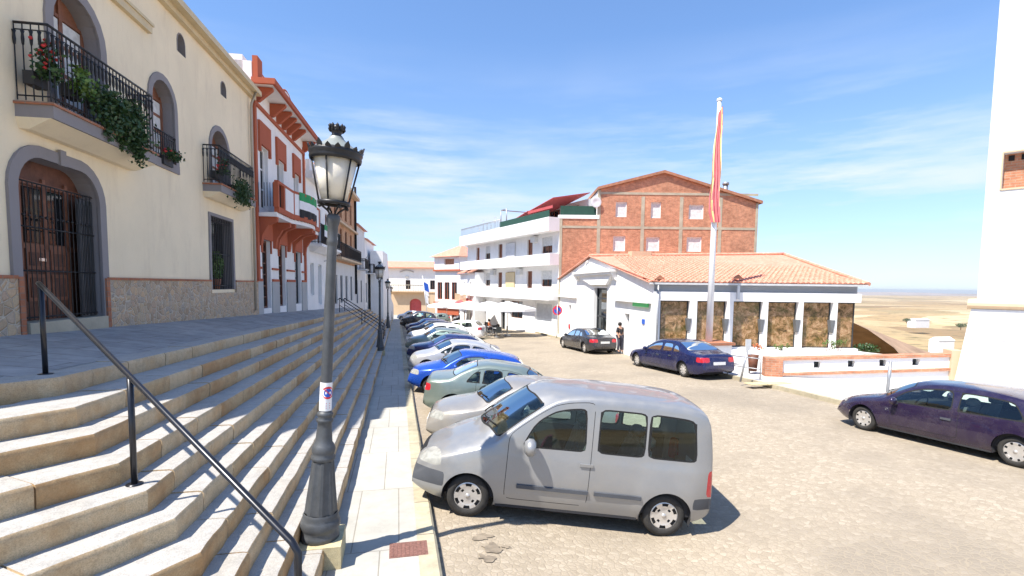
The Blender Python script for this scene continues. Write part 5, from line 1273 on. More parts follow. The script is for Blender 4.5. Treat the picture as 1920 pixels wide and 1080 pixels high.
# ------------------------------------------------------------------ people
def skinned(name, J, E_, rad, mat, parent, sub=1):
    me = bpy.data.meshes.new(name); me.from_pydata(J, E_, []); o = bpy.data.objects.new(name, me); COL.objects.link(o)
    md = o.modifiers.new('skin', 'SKIN'); 
    for i, r in enumerate(rad): me.skin_vertices[0].data[i].radius = (r, r)
    me.skin_vertices[0].data[0].use_root = True
    s = o.modifiers.new('sub', 'SUBSURF'); s.levels = s.render_levels = sub
    me.materials.append(MT(mat)); o.parent = parent; return o
def person(loc, rz, seated, label, shirt, trous, h=1.6):
    T = thing('person', label, 'person', loc); T.rotation_euler.z = rz; k = h/1.7
    if seated: hip, kn, an, sh, nk, hd = .50, (.42, .50), (.45, .08), 1.0, 1.08, 1.27
    if not seated:
        J = [(0,0,.93),(0,0,1.12),(0,.0,1.38),(0,.0,1.48),(0,-.01,1.6),(0,-.02,1.68),(.19,0,1.40),(.25,.02,1.13),(.23,-.10,.90),(.23,-.13,.82),(-.19,0,1.40),(-.25,.02,1.13),(-.22,-.12,.92),(-.22,-.15,.84),(.10,0,.88),(.11,-.02,.48),(.11,0,.08),(.11,-.14,.03),(-.10,0,.88),(-.11,-.03,.48),(-.12,.02,.08),(-.12,-.12,.03)]
    else:
        J = [(0,0,.52),(0,.03,.72),(0,.05,.98),(0,.04,1.08),(0,.02,1.2),(0,.01,1.28),(.19,.04,1.0),(.25,-.02,.76),(.2,-.26,.72),(.18,-.34,.73),(-.19,.04,1.0),(-.25,-.02,.76),(-.2,-.25,.72),(-.18,-.33,.73),(.10,-.02,.5),(.12,-.44,.50),(.12,-.44,.08),(.12,-.58,.03),(-.10,-.02,.5),(-.12,-.44,.50),(-.13,-.42,.08),(-.13,-.56,.03)]
    E_ = [(0,1),(1,2),(2,3),(3,4),(4,5),(2,6),(6,7),(7,8),(8,9),(2,10),(10,11),(11,12),(12,13),(0,14),(14,15),(15,16),(16,17),(0,18),(18,19),(19,20),(20,21)]
    R_ = [.13,.12,.13,.055,.09,.07,.055,.042,.032,.035,.055,.042,.032,.035,.09,.065,.045,.035,.09,.065,.045,.035]
    J = [tuple(c*k for c in j) for j in J]; skinned('body', J, E_, R_, 'skin', T, 1)
    sel = [0,1,2,6,7,10,11]; mp = {s: i for i, s in enumerate(sel)}
    skinned('shirt', [J[i] for i in sel], [(mp[a], mp[b]) for a, b in E_ if a in mp and b in mp], [R_[i]+.014 for i in sel], shirt, T)
    sel = [0,14,15,16,18,19,20]; mp = {s: i for i, s in enumerate(sel)}
    skinned('trousers', [J[i] for i in sel], [(mp[a], mp[b]) for a, b in E_ if a in mp and b in mp], [R_[i]+.014 for i in sel], trous, T)
    hc = Vector(J[4])+Vector((0,.025,.035)); m = MB(); m.lathe((hc.x*1, hc.y, hc.z), [(.10,-.09),(.112,-.02),(.11,.04),(.08,.085),(0,.105)], 12); m.build('hair', 'hair_dark', T)
    for o in kids(T):
        if o.name.startswith('hair'): o.data.transform(Matrix.Translation(loc))   # built in local space
    return T
pc = at(1162, 640, (gp(1160, 664)-CAM).dot(_f)); pc.z = gz(0, pc.y)+.13
person(pc, .4, False, 'dark haired person in a black top standing behind the charcoal saloon', 'shirt_dark', 'trousers_dark', 1.6)
pc = at(918, 590, 43.6); pc.z = gz(0, pc.y)+.02
person(pc, 1.2, True, 'person in an orange top seated under the second parasol', 'shirt_orange', 'trousers_dark', 1.7)
# ------------------------------------------------------------------ cars
def curve(P):
    P = sorted(P); X = [p[0] for p in P]; Z = [p[1] for p in P]; n = len(P)
    Dm = [(Z[i+1]-Z[i])/max(1e-6, X[i+1]-X[i]) for i in range(n-1)]
    T_ = [Dm[0]]+[0 if Dm[i-1]*Dm[i] <= 0 else 2*Dm[i-1]*Dm[i]/(Dm[i-1]+Dm[i]) for i in range(1, n-1)]+[Dm[-1]]
    def f(x):
        if x <= X[0]: return Z[0]
        if x >= X[-1]: return Z[-1]
        i = 0
        while X[i+1] < x: i += 1
        h = X[i+1]-X[i]; t = (x-X[i])/h
        return (2*t**3-3*t*t+1)*Z[i]+(t**3-2*t*t+t)*h*T_[i]+(-2*t**3+3*t*t)*Z[i+1]+(t**3-t*t)*h*T_[i+1]
    return f
def smin(k, *v):
    m = min(v); return m-math.log(sum(math.exp(-k*(x-m)) for x in v))/k
def make_car(s):
    L, H, hw = s['L'], s['H'], s['hw']; lod = s.get('lod', 1.0)
    top = curve([(x*L, z*H) for x, z in s['top']]); belt = curve([(x*L, z*H) for x, z in s['belt']]); zb = s.get('zb', .2)
    wx = [s['fo'], s['fo']+s['wb']]; wr = s['wr']; AR = wr*1.2
    tf, tr_ = s.get('tf', .30), s.get('tr', .2); lf, lr = s.get('lf', .95), s.get('lr', .7)
    tum = s.get('tum', .30)
    cv = s.get('cv', .26); xcor, xhd = s['ws'][0]*L+.19, s['ws'][1]*L
    def cm_(x): 
        if x < xhd: return cv*min(1, max(0, x/(.2*L)))
        return cv*max(0, 1-(x-xhd)/.7)**2
    def xe(x, y): return x+cm_(x)*max(0, 1-(y/(.93*hw))**2)
    def hwx(x):
        w = hw
        if x < lf: w -= hw*tf*((lf-x)/lf)**2.6
        if x > L-lr: w -= hw*tr_*((x-L+lr)/lr)**2.6
        return w
    def sect(x):
        zt = top(x); w = hwx(x); zl = min(belt(x), zt-.07); b = zb+(.10*((.5-x)/.5)**2 if x < .5 else 0)+(.12*((x-L+.5)/.5)**2 if x > L-.5 else 0)
        h = max(.05, zl-b); yr = max(w*.45, (w-.02)-tum*max(0, zt-zl-.05)-.03)
        fl = 0
        for q in wx:
            d = abs(x-q)
            if d < AR+.12: fl = max(fl, .022*(1-(max(0, d-AR*.6)/(AR*.4+.12))**2))
        return [(w-.07, b), (w-.015+fl, b+.22*h), (w+.004+fl, b+.5*h), (w-.01+fl*.4, b+.82*h), (w-.03, zl), (yr+.008, zt-.055), (yr-.055, zt-.014), (yr*.55, top(xe(x, yr*.55))+.016), (0, top(xe(x, 0))+.026)]
    NS = [3, 5, 6, 4, 8, 3, 4, 4]
    if lod < 1: NS = [2, 3, 4, 3, 5, 2, 3, 2]
    def samp(x):
        P = sect(x); out = []
        for i, n in enumerate(NS):
            p0, p1, p2, p3 = P[max(i-1, 0)], P[i], P[i+1], P[min(i+2, len(P)-1)]
            for k in range(n):
                t = k/n; c = []
                for a in (0, 1):
                    m1 = (p2[a]-p0[a])*.5; m2 = (p3[a]-p1[a])*.5
                    # limit tangents to keep shoulders crisp
                    d = p2[a]-p1[a]; m1 = max(-abs(d)*1.6, min(abs(d)*1.6, m1)); m2 = max(-abs(d)*1.6, min(abs(d)*1.6, m2))
                    c.append((2*t**3-3*t*t+1)*p1[a]+(t**3-2*t*t+t)*m1+(-2*t**3+3*t*t)*p2[a]+(t**3-t*t)*m2)
                out.append((c[0], c[1]))
        out.append(P[-1]); return out
    st = .055/lod; xs = [0, .012, .03, .055, .09, .13, .17]; x = .22
    while x < L-.22: xs.append(x); x += st
    xs += [L-.2, L-.15, L-.11, L-.075, L-.045, L-.02, L]
    bm = bmesh.new(); rows = []
    for x in xs:
        r = samp(x); row = [bm.verts.new((x, -y, z)) for y, z in r]+[bm.verts.new((x, y, z)) for y, z in reversed(r[:-1])]; rows.append(row)
    for a, b in zip(rows[:-1], rows[1:]):
        for i in range(len(a)-1): bm.faces.new((a[i], a[i+1], b[i+1], b[i]))
    bm.faces.new(rows[0][::-1]); bm.faces.new(rows[-1])
    def cut(fn):
        vals = {v: fn(v.co) for v in bm.verts}
        for e in bm.edges:
            a, b = e.verts; fa, fb = vals[a], vals[b]
            if fa*fb < 0:
                t = fa/(fa-fb)
                if t < .12: a.co = a.co.lerp(b.co, t); vals[a] = 0
                elif t > .88: b.co = a.co.lerp(b.co, t); vals[b] = 0
        for e in list(bm.edges):
            a, b = e.verts; fa, fb = vals[a], vals[b]
            if fa*fb < 0:
                _, nv = bmesh.utils.edge_split(e, a, fa/(fa-fb)); vals[nv] = 0
        for f in list(bm.faces):
            V = list(f.verts); z = [i for i, v in enumerate(V) if vals[v] == 0]
            if len(z) >= 2 and any(vals[v] > 0 for v in V) and any(vals[v] < 0 for v in V) and len(V) < 60:
                for i in range(len(z)):
                    done = False
                    for j in range(i+1, len(z)):
                        if (z[j]-z[i]) not in (1, len(V)-1):
                            try: bmesh.utils.face_split(f, V[z[i]], V[z[j]]); done = True
                            except Exception: pass
                            break
                    if done: break
    Wd = s['wins']                                    # side windows: (x0, lean0, x1, lean1)
    to = s.get('toff', .115)
    def side(co):
        x, y, z = co; bz = belt(x)+.035; best = -1
        for (x0, l0, x1, l1) in Wd:
            if x < x0*L-.5 or x > x1*L+.5: continue
            best = max(best, smin(38, top(x)-to-z, z-bz, x-(x0*L+l0*(z-bz)), (x1*L+l1*(z-bz))-x))
        return min(best, (abs(y)-.5*hw)*1.0)
    xc, xh = s['ws'][0]*L, s['ws'][1]*L
    def yrr(x): return sect(x)[5][0]
    def wsf(co):
        x, y, z = co
        if x < xc-.6 or x > xh+.3: return -1
        e_ = xe(x, y); return smin(40, e_-xcor, xh-e_+.03, yrr(x)-.045-abs(y), z-(top(x)-.075))
    r0, r1 = s['rw'][0]*L, s['rw'][1]*L
    def rwf(co):
        x, y, z = co
        if x < r0-.3 or x > r1+.3: return -1
        q = (y/hw)**2; return smin(40, x-(r0-.05*q), (r1-.12*q)-x, yrr(x)-.07-abs(y), z-(top(x)-.075))
    archf = lambda co: max(AR-hypot(co.x-wx[0], co.z-wr*.98), AR-hypot(co.x-wx[1], co.z-wr*.98)) if abs(co.y) > .4*hw else -1
    cut(archf); bmesh.ops.delete(bm, geom=[f for f in bm.faces if archf(f.calc_center_median()) > 0], context='FACES')
    seal = .022
    regs = []
    for nm, fn in (('window', side), ('windscreen', wsf), ('rear_window', rwf)):
        cut(fn); cut(lambda co, fn=fn: fn(co)-seal); regs.append((nm, fn))
    extra = []
    for nm, fn, mat in s.get('regions', lambda *a: [])(top, belt, L, H, hw, wx, AR): cut(fn); extra.append((nm, fn, mat))
    doors = []
    if lod >= 1:
        for (d0, d1) in s['doors']:
            def df(co, d0=d0, d1=d1):
                if abs(co.y) < .5*hw: return -1
                return smin(34, co.x-d0*L-(.0), d1*L-co.x, co.z-(zb+.12), top(co.x)-.085-co.z, archf(co)*-1-.03)
            cut(df); cut(lambda co, df=df: df(co)-.008); doors.append(df)
    groups = {}
    for f in bm.faces:
        c = f.calc_center_median(); k = ('body', '', 0); sd = 'n' if c.y < 0 else 'p'; hit = False
        for nm, fn in regs:
            v = fn(c)
            if v > 0: 
                i = 0
                if nm == 'window': i = min(range(len(Wd)), key=lambda q: abs((Wd[q][0]+Wd[q][2])*.5*L-c.x)-(Wd[q][2]-Wd[q][0])*.5*L)
                k = (nm, sd+str(i) if nm == 'window' else '', 1 if v < seal else 0); hit = True; break
        if not hit:
            for nm, fn, mat in extra:
                if fn(c) > 0: k = (nm, sd if nm not in ('front_bumper', 'grille') else '', mat); hit = True; break
        if not hit:
            for i, df in enumerate(doors):
                v = df(c)
                if v > .008: k = ('door', sd+str(i), 0); break
                elif v > 0: k = ('body', '', 2); break
        groups.setdefault(k[:2], []).append((f, k[2]))
    root = thing(s['name'], s['label'], s['cat'])
    def region_mesh(nm, items, mats, idx):
        vm = {}; V = []; Fs = []; mi = []
        for f, m in items:
            q = []
            for v in f.verts:
                if v not in vm: vm[v] = len(V); V.append(v.co.copy())
                q.append(vm[v])
            Fs.append(q); mi.append(idx(m))
        me = bpy.data.meshes.new(nm); me.from_pydata(V, [], Fs)
        for m in mats: me.materials.append(MT(m))
        for p, k in zip(me.polygons, mi): p.material_index = k; p.use_smooth = True
        o = bpy.data.objects.new(nm, me); COL.objects.link(o); o.parent = root; return o
    dobj = {}
    for (nm, sd), items in sorted(groups.items()):
        if nm == 'body': region_mesh(nm, items, [s['paint'], 'dark_gap'], lambda m: 1 if m == 2 else 0)
        elif nm == 'door': dobj[sd] = region_mesh(nm, items, [s['paint']], lambda m: 0)
        elif nm in ('window', 'windscreen', 'rear_window'): region_mesh(nm, items, [s.get('glass', 'car_glass') if nm != 'windscreen' else 'screen_glass', 'bumper_plastic' if False else 'dark_gap'], lambda m: m)
        else: region_mesh(nm, items, [items[0][1]], lambda m: 0)
    bm.free()
    # interior
    c0, c1 = xc+.2, r1-.15; zf = .30
    m = MB(); m.box(c0, c1, -hw+.14, hw-.14, zb+.05, .34); 
    m.prism([(xc+.12, belt(xc+.3)-.02), (xc+.6, belt(xc+.6)-.02), (xc+.72, belt(xc+.6)-.12), (xc+.72, .3), (xc-.1, .3), (xc-.1, belt(xc+.3)-.15)], 1, -hw+.1, hw-.1)
    m.box(.35, L-.35, -hw+.42, hw-.42, zb-.02, .5); m.box(wx[0]+AR+.02, wx[1]-AR-.02, -hw+.06, hw-.06, zb-.01, zb+.06)
    for q in (-1, 1): m.box(c0, c1, q*(hw-.10), q*(hw-.085), .3, belt((c0+c1)/2)-.02)
    m.build('cabin_floor', 'car_inside', root)
    zs = .34; bz = belt(L*.5)
    def seat(x, y, w, hh):
        m = MB(); m.hexa([(x-.28,y-w,zs),(x+.25,y-w,zs),(x+.25,y+w,zs),(x-.28,y+w,zs)], [(x-.28,y-w*.95,zs+.25),(x+.25,y-w*.95,zs+.2),(x+.25,y+w*.95,zs+.2),(x-.28,y+w*.95,zs+.25)])
        m.hexa([(x+.18,y-w,zs+.2),(x+.34,y-w,zs+.2),(x+.34,y+w,zs+.2),(x+.18,y+w,zs+.2)], [(x+.34,y-w*.8,hh-.16),(x+.44,y-w*.8,hh-.16),(x+.44,y+w*.8,hh-.16),(x+.34,y+w*.8,hh-.16)])
        n = 1 if w < .4 else 2
        for i in range(n):
            yy = y+(i-(n-1)/2)*w; m.lathe((x+.42, yy, hh-.16), [(0,0),(.03,0),(.11,.05),(.115,.12),(.06,.17),(0,.18)], 10)
        m.build('seat', 'seat_cloth', root)
    sxx = xc+1.15 if L > 4.2 else xc+1.05
    seat(sxx, -.36, .25, bz+.28); seat(sxx, .36, .25, bz+.28)
    if lod >= .7: seat(min(sxx+.85, r0-.35), 0, .62, bz+.2)
    m = MB(); cc = Vector((sxx-.52, -.36, bz-.0)); 
    m.tube([cc+Vector((.07*sin(a)*1, .19*cos(a), .17*sin(a))) for a in [2*pi*i/16 for i in range(17)]], .016, 6); m.build('steering_wheel', 'car_inside', root)
    # wheel arches
    for q in wx:
        for sgn in (-1, 1):
            m = MB(); m.lathe((q, 0, wr*.98), [(AR+.004, sgn*(hw-.03)), (AR+.004, sgn*(hw-.36)), (0, sgn*(hw-.36))], 24, ax=(Vector((1,0,0)), Vector((0,0,1)), Vector((0,1,0))))
            m.f, m.mi, m.sm = zip(*[(f, a, b) for f, a, b in zip(m.f, m.mi, m.sm) if sum(m.v[i].z for i in f)/len(f) > zb+.02]); m.f = list(m.f)
            m.build('wheel_arch', 'car_inside', root, recalc=False)
    # wheels
    def wheel(x, sgn):
        y0 = hw-.045; ax = (Vector((1,0,0)), Vector((0,0,1)), Vector((0,sgn,0))); n = 28 if lod >= 1 else 16
        m = MB(); m.lathe((x,0,wr), [(wr*.62,y0-.03),(wr*.67,y0-.004),(wr*.80,y0),(wr*.93,y0-.012),(wr*.985,y0-.035),(wr,y0-.06),(wr,y0-.15),(wr*.96,y0-.19),(wr*.7,y0-.2),(wr*.6,y0-.18)], n, ax=ax); t = m.build('wheel', 'tyre_rubber', root)
        m = MB(); N_ = 48; ho = s.get('holes', 6); Rr = [0, .04, .085, .115, .125, wr*.46, wr*.53, wr*.60, wr*.665]; Hh = [y0-.02, y0-.02, y0-.022, y0-.02, y0-.018, y0-.016, y0-.014, y0-.012, y0-.02]
        def P(j, k):
            a = 2*pi*k/N_; h = Hh[j]; return (x+Rr[j]*cos(a), sgn*h, wr+Rr[j]*sin(a))
        for j in range(len(Rr)-1):
            for k in range(N_):
                ph = (k % (N_//ho)); dark = 0
                if s.get('spokes'): dark = (j in (4, 5, 6) and ph >= 2 and ph < N_//ho-2)
                else: dark = (j in (5,6) and ph in (2, 3, 4, 5)) or (j == 2 and k % 12 in (5, 6, 7))
                q = [P(j,k), P(j,k+1), P(j+1,k+1), P(j+1,k)]
                if dark: q = [(a, b-sgn*.018, c) for a, b, c in q]
                if j == 0: q = [q[0], q[2], q[3]]; m.add(q, [(0,1,2)], 0)
                else: m.add(q, [(0,1,2,3)], 1 if dark else 0)
        m.lathe((x,0,wr), [(.0,y0-.008),(.03,y0-.01),(.034,y0-.022)], 12, 0, ax)
        m.build('rim', ['rim_silver', 'rim_dark'], t, recalc=False)
    for q in wx:
        for sgn in (-1, 1): wheel(q, sgn)
    def sy(x, z):
        R_ = samp(x); 
        for (y0, z0), (y1, z1) in zip(R_[:-1], R_[1:]):
            if z0 <= z <= z1 and z1 > z0: return y0+(y1-y0)*(z-z0)/(z1-z0)
        return hwx(x)
    # mirrors, handles, mouldings, plates, wipers
    mx = xc+s.get('mir', .55)
    for sgn in (-1, 1):
        z = belt(mx)+.08; y = sy(mx, belt(mx)); m = MB()
        g_ = s.get('msc', 1.0); m.lathe((mx+.02, sgn*(y+.12), z), [(r_*g_, h_*g_) for r_, h_ in [(0,-.05),(.05,-.045),(.085,-.01),(.085,.03),(.06,.055),(0,.06)]], 12, 0, (Vector((.0,1.15,0)), Vector((0,0,.95)), Vector((1.0,0,0))))
        m.hexa([(mx-.03,sgn*(y-.02),z-.09),(mx+.05,sgn*(y-.02),z-.09),(mx+.05,sgn*(y+.1),z-.05),(mx-.03,sgn*(y+.1),z-.05)], [(mx-.03,sgn*(y-.03),z-.04),(mx+.05,sgn*(y-.03),z-.04),(mx+.05,sgn*(y+.1),z-.01),(mx-.03,sgn*(y+.1),z-.01)], 1)
        m.build('mirror', [s.get('mirmat', s['paint']), 'bumper_plastic'], root)
    for i, (d0, d1) in enumerate(s['doors']):
        for sgn, sd in ((-1, 'n'), (1, 'p')):
            x = d1*L-s.get('hx', .2); z = belt(x)-.13; y = sy(x, z); m = MB(); m.box(x-.09, x+.09, min(sgn*(y-.01), sgn*(y+.025)), max(sgn*(y-.01), sgn*(y+.025)), z-.018, z+.018)
            m.build('handle', s.get('handlemat', 'bumper_plastic'), dobj.get(sd+str(i), root))
    if 'mould' in s:
        for (a, b) in s['mould']:
            for sgn in (-1, 1):
                z = s['mz']; m = MB(); n = 10; V = []
                for i in range(n+1): x = a*L+(b-a)*L*i/n; y = sy(x, z); V += [(x, sgn*(y-.01), z-.035), (x, sgn*(y+.022), z-.025), (x, sgn*(y+.022), z+.025), (x, sgn*(y-.01), z+.035)]
                m.add(V, [(4*i+k, 4*i+k+1, 4*i+k+5, 4*i+k+4) for i in range(n) for k in range(3)]+[(0,1,2,3), (4*n, 4*n+1, 4*n+2, 4*n+3)]); m.build('side_moulding', 'bumper_plastic', root)
    m = MB(); zp = s.get('pz', .62); m.box(L-.012, L+.018, -.26, .26, zp-.055, zp+.055, 0); m.build('number_plate', 'plate_white', root)
    m = MB(); m.box(-.02, .012, -.26, .26, .36, .47, 0); m.build('number_plate', 'plate_white', root)
    if lod >= 1:
        m = MB()
        for y0_, y1_ in ((-.12, -.60), (.55, .08)):
            P_ = []
            for i in range(6): y_ = y0_+(y1_-y0_)*i/5; x_ = xc+.03+.20*(y_/hw)**2; x_ = xcor+.05; x_ -= cm_(x_)*max(0, 1-(y_/(.93*hw))**2); P_.append((x_, y_, top(xcor+.05)+.035))
            m.tube(P_, .011, 5)
        m.build('wiper', 'dark_gap', root)
    return root
def put(o, near_front, head_deg, s, z=None, side=-1, pitch=True):
    """near_front: world point where the wheel on the viewer's side at the front axle meets the road"""
    a = radians(head_deg); l = Vector((s['fo'], side*(s['hw']-.10), 0)); R_ = Matrix.Rotation(a, 3, 'Z')
    sl = Vector((cos(a), sin(a), 0)); dz = SL*sl.y       # follows the fall of the street
    lat = Vector((-sin(a), cos(a), 0)); X = Vector((cos(a), sin(a), dz)).normalized(); Yv = Vector((lat.x, lat.y, SL*lat.y)).normalized(); Zv = X.cross(Yv).normalized(); Yv = Zv.cross(X)
    Mx = Matrix((X, Yv, Zv)).transposed(); p = near_front - Mx @ l; o.location = p; o.rotation_euler = Mx.to_euler()
def std_regions(hl=(0, .36, .60, .74, .34), tl=(.28, .74, .96, .42), bz=0.0, band=None):
    def R(top, belt, L, H, hw, wx, AR):
        out = []
        a, b, z0, z1, y0 = hl
        out.append(('headlight', lambda c: smin(50, b-c.x-(c.z-z0)*.1, c.z-z0, z1+.10*c.x-c.z, abs(c.y)-y0), 'headlamp_lens'))
        d, z0t, z1t, y0t = tl
        out.append(('taillight', lambda c: smin(50, c.x-(L-d), c.z-z0t, z1t-c.z, abs(c.y)-y0t), 'tail_lens'))
        if band:
            out.append(('front_bumper', lambda c: smin(80, (wx[0]-AR+.01)-c.x, c.z-band[0], band[1]-c.z), 'bumper_plastic'))
            out.append(('rear_bumper', lambda c: smin(80, c.x-(wx[1]+AR-.01), c.z-band[2], band[3]-c.z), 'bumper_plastic'))
        out.append(('grille', lambda c: smin(60, .2-c.x, c.z-(z0+.0), z1-.03-c.z, y0-.06-abs(c.y)), 'dark_gap'))
        return out
    return R
VAN = dict(cv=.32, name='parked_van', cat='van', label='silver small family van parked nose to the kerb, nearest the viewer', L=4.11, H=1.83, hw=.86, wb=2.69, fo=.80, wr=.295, zb=.21, paint='paint_silver', tum=.13, tf=.30, tr=.09, lf=1.0, lr=.35, toff=.165,
    top=[(0,.28),(.008,.345),(.03,.395),(.085,.45),(.16,.52),(.235,.578),(.262,.60),(.30,.68),(.36,.795),(.425,.905),(.46,.95),(.52,.982),(.60,.998),(.75,1.0),(.88,.99),(.945,.965),(.968,.92),(.982,.80),(.993,.60),(1,.40)],
    belt=[(0,.26),(.1,.42),(.25,.545),(.5,.562),(1,.57)], ws=(.238,.435), rw=(.955,.985), wins=[(.352,.48,.566,-.05),(.602,.0,.760,.0),(.770,.0,.935,-.10)],
    doors=[(.310,.585)], hx=.06, msc=1.45, regions=std_regions((0,.40,.66,.80,.40), (.10,.62,.98,.62), band=(.40,.60,.44,.60)), mould=[(.35,.585),(.605,.76)], mz=.53, mir=.55, mirmat='paint_silver', holes=6, pz=.80, handlemat='paint_silver')
HATCH = dict(name='parked_car', cat='car', L=3.95, H=1.44, hw=.83, wb=2.50, fo=.78, wr=.295, zb=.19, tf=.32, tr=.16, lf=.95, lr=.5, tum=.38,
    top=[(0,.34),(.012,.42),(.04,.49),(.12,.56),(.22,.62),(.27,.655),(.33,.77),(.41,.91),(.47,.97),(.56,1.0),(.70,.995),(.82,.96),(.88,.90),(.95,.72),(.985,.62),(1,.42)],
    belt=[(0,.32),(.1,.46),(.27,.60),(.5,.635),(1,.68)], ws=(.255,.435), rw=(.865,.955), wins=[(.345,.75,.60,-.05),(.62,.05,.84,-.45)],
    doors=[(.33,.61)], regions=std_regions((0,.34,.58,.70,.36), (.26,.80,1.02,.42)), mir=.42)
SEDAN = dict(name='parked_car', cat='car', L=4.5, H=1.42, hw=.86, wb=2.68, fo=.86, wr=.31, zb=.19, tf=.30, tr=.24, lf=1.0, lr=.8, tum=.42,
    top=[(0,.34),(.01,.42),(.04,.49),(.13,.56),(.22,.61),(.265,.645),(.33,.77),(.405,.91),(.46,.965),(.53,.995),(.62,1.0),(.70,.965),(.78,.86),(.855,.735),(.90,.71),(.965,.68),(.99,.62),(1,.40)],
    belt=[(0,.32),(.1,.46),(.27,.60),(.5,.63),(.8,.665),(1,.62)], ws=(.25,.43), rw=(.70,.845), wins=[(.335,.80,.525,-.05),(.545,.03,.665,-.10),(.678,.02,.765,-.9)],
    doors=[(.32,.535),(.54,.69)], regions=std_regions((0,.38,.58,.70,.38), (.30,.66,.84,.42)), mir=.45, spokes=True, holes=8)
def S_(b, **k): d = dict(b); d.update(k); return d
def gpt(px, py): p = gp(px, py); return p
def put3(o, s, pf, pr, side=-1):
    X = (pr-pf).normalized(); Yv = Vector((0,0,1)).cross(X).normalized(); Zv = X.cross(Yv); Mx = Matrix((X, Yv, Zv)).transposed()
    o.location = pf - Mx @ Vector((s['fo'], side*(s['hw']-.10), 0)); o.rotation_euler = Mx.to_euler()
van = make_car(VAN); pf_ = gp(873, 964); pf_.z = gz(0, pf_.y)+dip(pf_.x); 
def put4(o, s, x, y, deg, rev=False):
    a = radians(deg); P0 = Vector((x, y, gz(0, y)+dip(x))); x1, y1 = x+cos(a)*s['wb'], y+sin(a)*s['wb']; P1_ = Vector((x1, y1, gz(0, y1)+dip(x1)))
    if rev: put3(o, s, P1_, P0, 1)
    else: put3(o, s, P0, P1_)
put4(van, VAN, pf_.x, pf_.y, -12)
# things on the van's rear seat
m = MB(); m.hexa([(2.55,-.62,.75),(2.95,-.62,.75),(2.95,-.25,.75),(2.55,-.25,.75)], [(2.75,-.58,1.22),(2.92,-.58,1.28),(2.92,-.3,1.24),(2.78,-.3,1.2)]); m.build('seat_cover', 'seat_pink', van)
m = MB()
for q in (-1, 1): m.tube([(1.95, q*.60, 1.785), (3.3, q*.60, 1.795)], .012, 5)
m.build('roof_rail', 'bumper_plastic', van)
def nose(s, px, py, x, deg):      # place a car by where its front left wheel stands near the kerb
    pass
A = -9
c1 = S_(HATCH, label='silver grey hatchback parked directly behind the silver van', paint='paint_silver_warm', L=4.0)
o = make_car(c1); put4(o, c1, 1.25, 9.9, A)
c2 = S_(SEDAN, label='grey green saloon backed up to the kerb with its tail over the pavement', paint='paint_grey_green', L=4.3, doors=[(.32,.56),(.565,.70)], tl=None, regions=std_regions((0,.38,.58,.70,.38), (.17,.68,.86,.44)))
o = make_car(c2)
def put_rev(o, s, near_rear, deg):  # tail to the kerb: the viewer sees its right side
    a = radians(deg+180); put(o, near_rear + Vector((cos(radians(deg)), sin(radians(deg)), 0))*s['wb'], deg+180, s, side=1)
put4(o, c2, 1.30, 12.7, A, True)
c3 = S_(HATCH, label='bright blue hatchback parked nose to the kerb beyond the grey green saloon', paint='paint_bright_blue', L=3.95, wb=2.5, doors=[(.33,.62)], wins=[(.345,.75,.60,-.05),(.62,.05,.86,-.3)])
o = make_car(c3); put4(o, c3, 1.0, 16.0, A)
c4 = S_(HATCH, label='pale silver rounded hatchback parked beyond the bright blue one', paint='paint_light_silver', L=4.0, H=1.45, wins=[(.30,1.0,.395,.45),(.405,.45,.60,-.02),(.62,.02,.775,-.25),(.785,-.1,.90,-1.0)], doors=[(.39,.61),(.615,.78)],
    top=[(0,.34),(.012,.42),(.04,.49),(.12,.56),(.20,.61),(.25,.655),(.33,.79),(.41,.91),(.47,.97),(.56,1.0),(.66,.99),(.78,.93),(.88,.82),(.95,.70),(.985,.62),(1,.42)], rw=(.80,.93))
o = make_car(c4); put4(o, c4, 1.1, 20.4, A)
far = [(S_(SEDAN, label='dark navy saloon with black bumper beyond the pale silver hatchback', paint='paint_navy', lod=.6), 1.35, 24.6),
       (S_(HATCH, label='silver green hatchback in the middle of the far parked row', paint='paint_grey_green', lod=.6, H=1.5), 1.25, 28.6),
       (S_(HATCH, label='white tall hatchback, the last pale car whose nose shows in the kerb row', paint='paint_white', lod=.6, H=1.6, L=4.2), 1.35, 33.2)]
for s, x, y in far: o = make_car(s); put4(o, s, x-.15, y, A)
s = S_(HATCH, label='white hatchback jutting out of the row with its rear window toward the cafe', paint='paint_white', lod=.6, L=4.3, H=1.55); o = make_car(s); put4(o, s, 3.3, 41.0, A-20)
protos = []
for i, (pt, lab, x, y, d, H_) in enumerate((('paint_charcoal', 'dark car beyond the white tall hatchback', 1.4, 40.5, A, 1.5), ('paint_navy', 'dark blue car far down the kerb row', 1.4, 46.5, A, 1.45), ('paint_charcoal', 'dark tall car at the far end of the kerb row beneath the fourth lamp', .9, 54.5, A, 1.9), ('paint_grey_green', 'greenish car parked across the square before the town hall', 3.5, 66, -5, 1.45), ('paint_charcoal', 'dark car standing at the far right of the square by the turret house', 8.0, 68, 0, 1.45), ('paint_white', 'small white car at the head of the square before the town hall arch', 0.5, 75, -20, 1.5))):
    s = S_(HATCH, label=lab, paint=pt, lod=.45, H=H_); o = make_car(s); put4(o, s, x, y, d)
